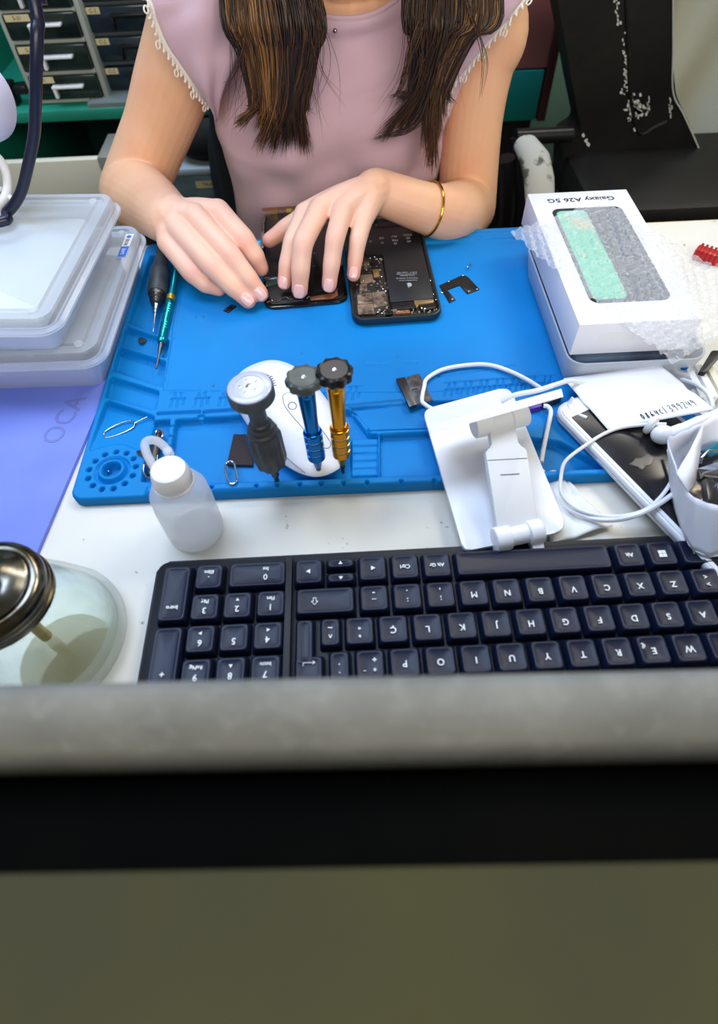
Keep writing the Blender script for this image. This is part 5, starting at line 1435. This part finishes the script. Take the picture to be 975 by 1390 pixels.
hank((546, 684), (558, 646, 55), (556, 612, 120), [(.04, .05, 566, 120, 7, 3, 0), (.12, .07, 540, 135, 7, 3, 0), (.20, .07, 515, 191, 6, 4, 0), (.28, .08, 536, 183, 5, 5, 1), (.38, .09, 552, 170, 5, 5, 1), (.48, .10, 578, 205, 4, 5, 1), (.58, .10, 588, 238, 3, 6, 2), (.68, .10, 583, 228, 3, 6, 2),
      (.78, .08, 592, 196, 2, 6, 2), (.88, .07, 600, 160, 3, 6, 2), (.96, .04, 612, 140, 5, 5, 1)], 570, 1650, 1)
# loose wisps
for i in range(120):
    side = -1 if i % 2 else 1
    if side < 0: a_ = (rr_.uniform(310, 430), -4); c_ = (a_[0]+rr_.gauss(8, 8), 90); e = (c_[0]+rr_.gauss(0, 22), rr_.uniform(130, 205))
    else: a_ = (rr_.uniform(550, 660), -4); c_ = (a_[0]*.6+580*.4-rr_.uniform(0, 25), 90); e = (c_[0]-rr_.uniform(-10, 45), rr_.uniform(130, 195))
    yy = 562
    strand([HC+HX*side*66+HU*30, px3(*a_, yy+5), px3(*c_, yy), px3(*e, yy)], rr_.uniform(.2, .36), 0 if rr_.random() < .5 else 1, 7)
for (a_, c_, e_, k) in (((600, 60), (565, 165), (508, 190), 30), ((640, 20), (660, 80), (653, 135), 5), ((560, 60), (545, 120), (528, 132), 14), ((345, 60), (352, 140), (318, 170), 8), ((330, 60), (322, 95), (305, 113), 3), ((425, 10), (433, 50), (420, 75), 10)):
    for i in range(k):
        q = lambda p, s: px3(p[0]+rr_.gauss(0, s), p[1]+rr_.gauss(0, s), 562+rr_.uniform(-3, 6))
        strand([px3(a_[0]*.5+310 if a_[0] > 500 else a_[0], -10, 575), q(a_, 3), q(c_, 4), q(e_, 3)], rr_.uniform(.3, .55), rr_.choice([0, 0, 1]), 8)
hb.cur = 0
# scalp cap of hair
def cap_pt(ph_, th_, k=1.0):
    """ph_ azimuth (0 = face side), th_ polar angle from the crown"""
    d_ = HU*math.cos(th_) + (HF*math.cos(ph_) + HX*math.sin(ph_))*math.sin(th_)
    return HC+HU*18+HX*(d_.dot(HX)*79*k)+HF*(d_.dot(HF)*95*k)+HU*(d_.dot(HU)*91*k)
def th_max(ph_):
    c_ = .5+.5*math.cos(ph_)                       # 1 at the face, 0 at the back
    return 2.15-1.22*c_**2.2 - .0*ph_
NA = 72; rows_ = []
for a_ in range(NA):
    ph_ = 2*math.pi*a_/NA
    rows_.append([cap_pt(ph_, th_max(ph_)*q/14, 1.0) for q in range(15)])
hb.cur = 1
hb.grid(rows_, closed_u=True)
for a_ in range(420):
    ph_ = rr_.uniform(0, 2*math.pi); side_ = 1 if math.sin(ph_) > 0 else -1
    tm_ = th_max(ph_)
    # from the centre parting down over the cap
    p0 = HC+HU*108+HF*rr_.uniform(-50, 42)+HX*side_*2
    p0 = cap_pt(0 if rr_.random() < .5 else math.pi, rr_.uniform(0, .75), 1.015)+HX*side_*2
    mid_ = cap_pt(ph_, tm_*.6, 1.02+.02*rr_.random()); end_ = cap_pt(ph_+.1*side_, tm_*1.02, 1.03+.03*rr_.random())
    strand([p0, p0.lerp(mid_, .5)+(p0.lerp(mid_, .5)-HC-HU*18).normalized()*9, mid_, end_], rr_.uniform(1.2, 2.4), rr_.choice([0, 1, 1, 2]), 5)
for i in range(160):
    sx = rr_.uniform(-1, 1)
    strand([HC-HF*60+HX*sx*60+HU*60, HC-HF*88+HX*sx*70+HU*(-10), Vector((10+sx*95, 772-14*sx*sx, 215)), Vector((10+sx*105+rr_.gauss(0, 6), 786, 110)), Vector((10+sx*90+rr_.gauss(0, 8), 790, 20+rr_.gauss(0, 15)))], 3.2, rr_.choice([0, 0, 1]), 5)
hair = obj('hair', hb, m_hair, wm, recalc=False, ang=180)
# ================================================================= behind the desk
def vp(b, pts, y0, dep, bev=0, r=0):
    """polygon seen in the photo, stood in the upright plane y=y0 and given real depth away from the viewer"""
    P = [UY(x, y, y0) for x, y in pts]; poly = [(p.x, p.z) for p in P]
    if r: poly = rquad(poly, r, 4)
    mx = Matrix(((1, 0, 0, 0), (0, 0, 1, 0), (0, 1, 0, 0), (0, 0, 0, 1)))   # local (x, y, z) -> (x, z, y)
    b.prism(poly, y0+dep, y0, bev, mx) if False else b.prism(poly, 0, dep, 0, Matrix.Translation((0, y0, 0)) @ mx)
    return b
m_green = mat('green_painted_metal', rgb(24, 138, 112), .45, noise=(rgb(16, 116, 96), 8, .4, .7))
m_frame = mat('aged_white_frame', rgb(160, 168, 160), .5)
m_smoke = mat('smoked_drawer', rgb(16, 28, 30), .18, spec=.6, noise=(rgb(30, 44, 40), 18, .45, .6))
m_smoke2 = mat('dark_blue_drawer', rgb(26, 40, 50), .22, spec=.6, noise=(rgb(60, 76, 84), 14, .5, .7))
m_lab = mat('cream_label', rgb(206, 194, 148), .7)
m_bink2 = m_bink
gu = thing('green_shelf_unit', 'green painted metal shelf holding small parts drawers, behind the woman on the left', 'shelf', Vector((-500, 1100, -DESK)))
ys = 960.0
sa, sb_ = UY(30, 168, ys), UY(290, 160, ys); zs = sa.z; ztop_ = UY(30, 152, ys).z
obj('shelf_board', B().box(-1150, sb_.x+40, ys, ys+420, zs, ztop_, 2), m_green, gu)
pL = UY(0, 120, 1000)
obj('side_panel', B().box(pL.x-90, pL.x-40, ys+10, ys+420, -DESK, 900, 2), m_green, gu)
obj('side_panel', B().box(sb_.x+12, sb_.x+40, ys+10, ys+420, -DESK, zs, 2), m_green, gu)
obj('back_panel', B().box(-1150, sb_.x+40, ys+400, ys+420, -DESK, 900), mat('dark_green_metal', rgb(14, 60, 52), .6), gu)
obj('lower_board', B().box(-1150, sb_.x+10, ys+40, ys+400, zs-330, zs-306, 2), mat('dark_shelf_board', rgb(34, 44, 46), .6, noise=(rgb(60, 70, 74), 20, .4, .7)), gu)
zt_ = ztop_
def unit(name, label, quads, mframe, mdraw, y0, kind):
    bl = quads[-1][3]; br_ = quads[-1][2]; y0 = U((bl[0]+br_[0])/2, (bl[1]+br_[1])/2+2, zt_+6).y
    allp = [p for q in quads for p in q]
    xs = [UY(x, y, y0).x for x, y in allp]; zz = [UY(x, y, y0).z for x, y in allp]
    x0_, x1_ = min(xs)-7, max(xs)+7
    th = thing(name, label, 'drawer unit', Vector(((x0_+x1_)/2, y0+70, zt_)), 'small parts drawer units on the green shelf')
    # drawers are upright rectangles whose heights come from the picture
    nD = len(quads); hs = []
    for q in quads:
        P = [UY(x, y, y0) for x, y in q]; hs.append((max(P[0].z, P[1].z), min(P[2].z, P[3].z)))
    xl = np.mean([min(UY(x, y, y0).x for x, y in q) for q in quads]); xr = np.mean([max(UY(x, y, y0).x for x, y in q) for q in quads])
    top = hs[0][0]+6
    b = B(); b.box(xl-8, xl-1, y0+4, y0+170, zt_, top+2, 1.5); b.box(xr+1, xr+8, y0+4, y0+170, zt_, top+2, 1.5); b.box(xl-8, xr+8, y0+165, y0+172, zt_, top+2, 1)
    b.box(xl-8, xr+8, y0+4, y0+170, top, top+5, 1.5)
    for (zt2, zb2) in hs: b.box(xl-1, xr+1, y0+2, y0+170, zb2-6, zb2-1, 1)
    obj('frame', b, mframe, th)
    for (zt2, zb2) in hs:
        d = obj('drawer', B().box(xl, xr, y0-3, y0+150, zb2, zt2-2, 2.5), mdraw, th)
        H_ = zt2-zb2; W__ = xr-xl
        if kind == 0:
            hb_ = B(); hb_.box(xl+W__*.34, xl+W__*.80, y0-13, y0-3, zb2+H_*.52, zb2+H_*.62, 1); hb_.box(xl+W__*.34, xl+W__*.39, y0-11, y0-3, zb2+H_*.12, zb2+H_*.6, 1)
            obj('handle', hb_, m_wmat, d)
        else:
            hb_ = B(); hb_.box(xl+W__*.38, xl+W__*.9, y0-9, y0-3, zb2+H_*.55, zb2+H_*.68, 1); hb_.box(xl+W__*.38, xl+W__*.42, y0-9, y0-3, zb2+H_*.1, zb2+H_*.6, 1)
            obj('handle', hb_, m_blk, d)
        lw = .34 if kind == 0 else .2
        lb_ = obj('label', B().box(xl+W__*.04, xl+W__*(.04+lw), y0-3.6, y0-2.8, zb2+H_*.68, zb2+H_*.92), m_lab, d)
        fr_ = Matrix(((1, 0, 0, xl+W__*(.04+lw/2)), (0, 0, -1, y0-3.7), (0, 1, 0, zb2+H_*.80), (0, 0, 0, 1)))
        obj('label_text', text_mesh('5-31' if kind == 0 else 'C-2', 6.5, fr_, .3), m_bink, lb_, smooth=False, recalc=False)
    return th
unit('drawer_unit', 'white framed unit of black drawers with white handles, leftmost on the green shelf',
     [[(-6, -22), (90, -26), (98, 8), (2, 14)], [(8, 18), (102, 12), (112, 48), (20, 55)], [(22, 62), (112, 56), (122, 92), (33, 98)], [(38, 105), (124, 98), (134, 130), (45, 136)]], m_frame, m_smoke, 1010, 0)
unit('drawer_unit', 'dark blue grey unit of drawers beside the arm, right one on the green shelf',
     [[(112, -32), (200, -36), (200, -2), (118, 2)], [(118, 8), (208, 2), (206, 40), (126, 44)], [(128, 50), (212, 45), (208, 80), (134, 84)], [(136, 90), (216, 86), (210, 118), (142, 122)]], mat('dark_grey_frame', rgb(70, 78, 82), .5), m_smoke2, 1012, 1)
# small black clip thing on the shelf
b = B(); cc = UY(25, 140, 985); zc = zt_
b.box(cc.x-16, cc.x+2, 978, 1000, zc, zc+30, 3); b.box(cc.x+2, cc.x+22, 980, 1000, zc+14, zc+26, 3)
obj('binder_clip', b, m_blk, None, 'small black clip standing on the green shelf left of the drawers', 'clip')
b = B(); cc = UY(160, 142, 975)
b.prism(rrect(cc.x-40, cc.x+48, 962, 1005, 3), zt_, zt_+6, 1)
obj('plastic_bag', b, mat('grey_bag_film', rgb(150, 160, 158), .2, alpha=.5), None, 'flat clear plastic bag on the green shelf under the dark drawers', 'bag')
# beige drawer box below the shelf
m_beige = mat('beige_metal', rgb(196, 194, 176), .5)
yb = 880
pa, pb_ = UY(0, 222, yb), UY(133, 219, yb)
bb = thing('beige_file_drawer', 'beige metal drawer pulled open below the green shelf on the left', 'drawer', Vector((-420, 950, -DESK+100)))
obj('front_panel', B().box(pa.x-220, pb_.x, yb, yb+12, pa.z-230, pa.z, 1.5), m_beige, bb)
obj('side_rail', B().box(pb_.x, pb_.x+16, yb, yb+74, pa.z-200, pa.z+2, 1.5), mat('dark_rail', rgb(120, 122, 116), .5), bb)
obj('drawer_body', B().box(pa.x-220, pb_.x, yb+12, yb+74, pa.z-220, pa.z-70, 1.5), m_blk, bb)
obj('floor_cabinet', B().box(pa.x-240, pb_.x+30, yb+4, yb+74, -DESK, pa.z-235, 2), m_beige, None, 'low beige metal cabinet carrying the open drawer on the left', 'cabinet')
# small clear drawer box between arm and chair
yc = 900
c0_, c1_ = UY(232, 238, yc), UY(302, 272, yc)
sbx = thing('small_drawer_box', 'small clear grey drawer box with cream label between arm and chair back', 'storage box', Vector(((c0_.x+c1_.x)/2, yc+60, c1_.z)))
m_cl2 = mat('grey_clear_plastic', rgb(96, 118, 124), .2, noise=(rgb(130, 146, 150), 14, .5, .7))
obj('body', B().box(c0_.x, c1_.x+60, yc, yc+54, c1_.z, c0_.z, 3), m_cl2, sbx)
obj('lid', B().box(c0_.x-2, c1_.x+62, yc-4, yc+56, c0_.z, c0_.z+10, 2.5), mat('pale_grey_plastic', rgb(160, 172, 174), .4), sbx)
l0, l1 = UY(265, 246, yc), UY(298, 251, yc)
lbx = obj('label', B().box(l0.x, l1.x+12, yc-1.2, yc+.5, l1.z-3, l0.z), m_lab, sbx)
obj('label_text', text_mesh('TA-0284', 7, Matrix(((1, 0, 0, (l0.x+l1.x)/2+5), (0, 0, -1, yc-1.4), (0, 1, 0, (l0.z+l1.z)/2-1.5), (0, 0, 0, 1))), .3), m_bink, lbx, smooth=False, recalc=False)
obj('storage_stool', B().box(c0_.x-20, c1_.x+90, yc-8, yc+56, -DESK, c1_.z-.3, 3), mat('black_box_paint', rgb(22, 24, 26), .6), None, 'black box carrying the small clear drawer box behind the arm', 'box')
cb0, cb1 = UY(243, 180, yc), UY(292, 228, yc)
b = B().ball(((cb0.x+cb1.x)/2+10, yc+26, (c0_.z+10+cb0.z)/2+2), 1, 24, (48, 28, (cb0.z-c0_.z-10)/2+3))
obj('black_bag', b, mat('black_cloth', rgb(10, 11, 12), .9, bump=(80, .5, 'noise')), None, 'small black cloth bag on top of the clear drawer box', 'bag')

# ---------------- her office chair
m_cloth = mat('black_mesh_fabric', rgb(20, 22, 24), .8, bump=(900, .4, 'noise'))
ch = thing('office_chair', 'black office chair with white piping behind the seated woman', 'chair', Vector((10, 820, -DESK)))
Yc = 885
prof_ = [(281, 120), (285, 160), (283, 200), (287, 235), (296, 270), (312, 300), (330, 330)]
L3 = [UY(x, y, Yc) for x, y in prof_]
zs_ = [p.z for p in L3]; xs_ = [p.x for p in L3]
rows = []
for zz in np.linspace(-330, 165, 40):
    hw = 14-np.interp(zz, zs_[::-1], xs_[::-1]) if zz > zs_[-1] else (14-xs_[-1])
    hw = max(60, min(220, hw)); hw *= math.sqrt(max(.02, 1-max(0, (zz-120)/46)**2)) if zz > 120 else 1
    yk = Yc+14*math.cos(zz*.01)
    ring = []
    for k in range(28):
        a = 2*math.pi*k/28; sx_, sy_ = math.cos(a), math.sin(a)
        ring.append(Vector((14+hw*math.copysign(abs(sx_)**.7, sx_), yk+22*math.copysign(abs(sy_)**.8, sy_)-18*(sx_*sx_), zz)))
    rows.append(ring+[ring[0]])
bk = obj('backrest', B().grid(rows).add([], []), m_cloth, ch, ang=60)
pip = [UY(x, y, Yc-42) for x, y in ((302, 150), (304, 180), (306, 205), (308, 235), (311, 262), (317, 292), (324, 320))]
pr_ = []
for p in spline(pip, 5): pr_.append(p)
obj('white_piping', B().tube(pr_, .9, 6), m_wmat, bk)
b = B()
for x0_ in (288, 293):
    for i in range(9): b.ball(UY(x0_+i*.0, 142+i*4.5, Yc-42), .8, 6)
obj('stitching', b, m_wmat, bk)
obj('side_bolster', B().tube(spline([UY(x, y, Yc-38) for x, y in ((296, 130), (298, 170), (303, 210), (310, 250), (322, 300), (335, 345))], 5), [13]*26, 14), m_cloth, bk)
obj('seat', B().box(-230, 250, 600, 860, -440, -395, 18), m_cloth, ch)
obj('gas_column', B().lathe([(28, -660), (28, -440)], (10, 760, 0), (0, 0, 1), 24), m_dsteel, ch)
for i in range(5):
    a = 2*math.pi*i/5+.3; e_ = Vector((10+240*math.cos(a), 760+240*math.sin(a), -700))
    leg_ = obj('leg', B().tube([(10, 760, -668), e_+Vector((0, 0, 22))], [24, 14], 12), m_blk, ch)
    obj('caster', B().ball(e_+Vector((0, 0, -24)), 25, 16), m_blk, leg_)
# her chair's right arm rest with worn padding
ar = obj('armrest_post', B().tube(spline([UY(686, 215, 800), UY(688, 260, 800), UY(682, 330, 800), Vector((225, 800, -420))], 5), 13, 12), m_blk, ch)

# ---------------- second chair with peeling cover
m_peel = mat('peeling_black_vinyl', rgb(14, 13, 11), .5, spec=.3, noise=[(rgb(26, 24, 20), 10, .4, .7)], bump=(60, .3, 'noise'))
m_peelw = mat('peeled_backing', rgb(176, 176, 166), .8, noise=(rgb(86, 86, 80), 45, .54, .62))
c2 = thing('worn_chair', 'worn black vinyl chair with white peeled patches and a peeling grey armrest, right background', 'chair', Vector((420, 900, -DESK)))
yk = 850
poly = [(757, -60), (757, 0), (768, 60), (778, 120), (790, 180), (765, 195), (762, 262), (860, 300), (985, 310), (972, 262), (955, 215), (935, 165), (918, 130), (914, 90), (914, -60)]
P = [UY(x, y, yk) for x, y in poly]
mx = Matrix(((1, 0, 0, 0), (0, 0, 1, yk), (0, 1, 0, 0), (0, 0, 0, 1)))
obj('backrest', B().prism(rquad([(p.x, p.z) for p in P], 10, 4), 0, 55, 0, mx), m_peel, c2)
obj('edge_piping', B().tube(spline([UY(x, y, yk-2) for x, y in ((914, -60), (914, 60), (914, 125), (928, 155), (946, 195), (962, 235), (970, 268))], 6), 1.1, 6), mat('grey_piping', rgb(170, 170, 160), .6), c2)
rr2 = random.Random(5)
b = B()
def flake(x, y, s, sy=None):
    P_ = []
    for k in range(9):
        a = 2*math.pi*k/9; q = rr2.uniform(.55, 1.1); pt_ = UY(x+s*q*math.cos(a), y+(sy or s)*q*math.sin(a), yk-.4); P_.append((pt_.x, pt_.z))
    b.prism(P_, 0, .8, 0, Matrix(((1, 0, 0, 0), (0, 0, 1, yk-.6), (0, 1, 0, 0), (0, 0, 0, 1))))
for i in range(60):
    t = i/60; x = 836+14*min(1, t*1.6)+rr2.gauss(0, 1.2+2*t); y = -5+t*135
    if rr2.random() < .55 or t > .55: flake(x, y, rr2.uniform(.7, 1.8)*(1+t*.6), rr2.uniform(1.2, 3.2))
for i in range(60): flake(862+rr2.gauss(0, 6), 148+rr2.gauss(0, 9), rr2.uniform(1, 3.6), rr2.uniform(1, 4))
for i in range(14): flake(880+rr2.gauss(0, 2), 145+rr2.gauss(0, 10), rr2.uniform(.6, 1.4), rr2.uniform(1, 3))
for i in range(14): flake(911+rr2.gauss(0, 1.2), 150+rr2.gauss(0, 8), rr2.uniform(.6, 1.2), rr2.uniform(1, 3))
for (x, y) in ((792, 184), (796, 191), (799, 196), (862, 176)): flake(x, y, 2.6, 4)
obj('peeled_patches', b, mat('white_peel', rgb(196, 196, 188), .8), c2, smooth=False)
obj('seam_fold', B().tube(spline([UY(x, y, yk-1) for x, y in ((850, -10), (853, 60), (856, 130), (868, 180), (890, 172), (905, 165))], 5), 2.2, 8), m_peel, c2)
am = UY(730, 190, 790)
ro = []
for t, (x, y, w_) in enumerate(((714, 197, 22), (726, 215, 27), (732, 245, 27), (734, 285, 26), (736, 330, 26), (740, 380, 26))):
    c = UY(x, y, 800-t*26); ring = []
    for k in range(20):
        a = 2*math.pi*k/20; ring.append(c+Vector((w_*.72*math.cos(a), 6*math.sin(a)*0, 13*math.sin(a))))
    ro.append(ring+[ring[0]])
b = B().grid(ro)
obj('armrest_pad', b, m_peelw, c2)
obj('armrest_bar', B().tube([UY(700, 186, 830), UY(775, 182, 840)], [10, 10], 12), m_blk, c2)
obj('armrest_post', B().tube([UY(703, 186, 832), UY(706, 300, 800), Vector((UY(706, 300, 800).x, 810, -420))], [10, 11, 11], 12), m_blk, c2)
obj('seat', B().box(P[5].x+5, P[8].x+60, 700, 905, UY(900, 282, 700).z-60, UY(900, 282, 700).z, 16), m_peel, c2)
for lx in (P[5].x, P[8].x+30):
    for ly in (720, 880): obj('leg', B().box(lx-14, lx+14, ly-14, ly+14, -DESK, UY(900, 282, 700).z-55, 3), m_blk, c2)

# ---------------- grey fabric at the right
m_curt = mat('grey_beige_fabric', rgb(176, 174, 152), .9, bump=(700, .3, 'wave'))
rows = []
for i in range(60):
    t = i/59; x = 470+t*520; row = []
    for k in range(40):
        z = -DESK+5+(1000+DESK)*k/39
        y = 1010+38*math.sin(t*16+z*.004)+14*math.sin(t*31-z*.007+1)+10*math.sin(z*.012+t*5)
        row.append(Vector((x+10*math.sin(z*.009+t*4), y, z)))
    rows.append(row)
o = obj('hanging_fabric', B().grid(rows), m_curt, None, 'grey beige hanging fabric behind the worn black chair at right', 'curtain', ang=80); md = o.modifiers.new('s', 'SOLIDIFY'); md.thickness = .003

# ---------------- maroon and teal cabinet, pale teal panel
yq = 1080
m_maroon = mat('maroon_panel', rgb(164, 104, 104), .55); m_teal2 = mat('teal_panel', rgb(0, 112, 106), .5)
cbn = thing('tall_locker', 'tall maroon and teal locker behind the arm on the right', 'cabinet', Vector((330, yq+100, -DESK)))
q0_, q1_, q2_ = UY(660, 96, yq), UY(742, 96, yq), UY(742, 162, yq)
obj('upper_door', B().box(q0_.x-60, q1_.x, yq, yq+260, q0_.z, 900, 2), m_maroon, cbn)
obj('lower_door', B().box(q0_.x-60, q1_.x-3, yq-2, yq+260, q2_.z, q0_.z-2, 2), m_teal2, cbn)
obj('side_edge', B().box(q1_.x, q1_.x+14, yq-3, yq+262, q2_.z-2, 900, 2), mat('dark_maroon', rgb(70, 34, 36), .5), cbn)
obj('plinth', B().box(q0_.x-60, q1_.x, yq+30, yq+250, -DESK, q2_.z-2, 2), m_blk, cbn)
r0_, r1_ = UY(735, 160, 1250), UY(790, 20, 1250)
pnl = thing('pale_teal_bin', 'pale teal plastic bin standing between the locker and the worn chair', 'bin', Vector((r0_.x+60, 1300, -DESK)))
rows = []
z0_, z1_ = r0_.z, UY(760, 18, 1250).z
m_pteal = mat('pale_teal_plastic', rgb(104, 140, 128), .45)
x0_ = UY(748, 90, 1250).x
obj('body', B().box(x0_-30, x0_+240, 1250, 1400, -DESK, z1_-24, 8), m_pteal, pnl)
obj('rim', B().box(x0_-36, x0_+246, 1244, 1406, z1_-24, z1_, 5), mat('pale_teal_rim', rgb(130, 162, 150), .45), pnl)

# ================================================================= lamp cord and white lamp at the left edge
obj('black_cable', B().tube(spline([Vector((UY(44, -30, 470).x-20, 500, 1898)), Vector((UY(44, -30, 470).x-8, 485, 900)), UY(44, -30, 470)+Vector((0, 4, 60)), UY(46, 0, 465), UY(50, 50, 455), UY(49, 100, 450), UY(48, 150, 450), UY(46, 185, 450), UY(38, 225, 450), UY(28, 262, 450), U(10, 288, 90), U(-15, 303, 88), Vector((-400, 440, 88)), Vector((-485, 455, 78)), Vector((-530, 465, 12)), Vector((-640, 480, 4.2))], 6), 4.0, 14),
    mat('dark_blue_cable', rgb(16, 20, 46), .35, spec=.6), None, 'thick dark blue black cable hanging in front of the drawers at top left', 'cable')
lm = thing('white_lamp', 'white lamp head with pale flex, cut off by the left edge above the boxes', 'lamp', UY(-30, 250, 470))
cL = UY(-22, 145, 480)
obj('lamp_head', B().lathe([(0, 0), (20, 1), (27, 8), (29, 20), (27, 26), (0, 28)], cL+Vector((0, 14, 0)), (-.25, -.9, .3), 40), mat('lavender_white_plastic', rgb(206, 208, 236), .35), lm)
obj('flex', B().tube(spline([UY(-30, 190, 480), UY(-2, 215, 478), UY(8, 235, 475), U(9, 262, 100), U(-5, 282, 92), U(-30, 296, 88)], 6), 3.2, 12), m_cable, lm)
obj('flex', B().tube(spline([UY(-20, 250, 478), UY(2, 257, 474), U(14, 268, 98), U(17, 280, 92), U(8, 290, 88), U(-20, 292, 88)], 6), 1.8, 10), m_cable, lm)
obj('lamp_arm', B().tube([cL+Vector((-20, 10, 0)), Vector((-520, 510, 130)), Vector((-540, 505, 0))], [8, 8, 10], 14), m_wmat, lm)
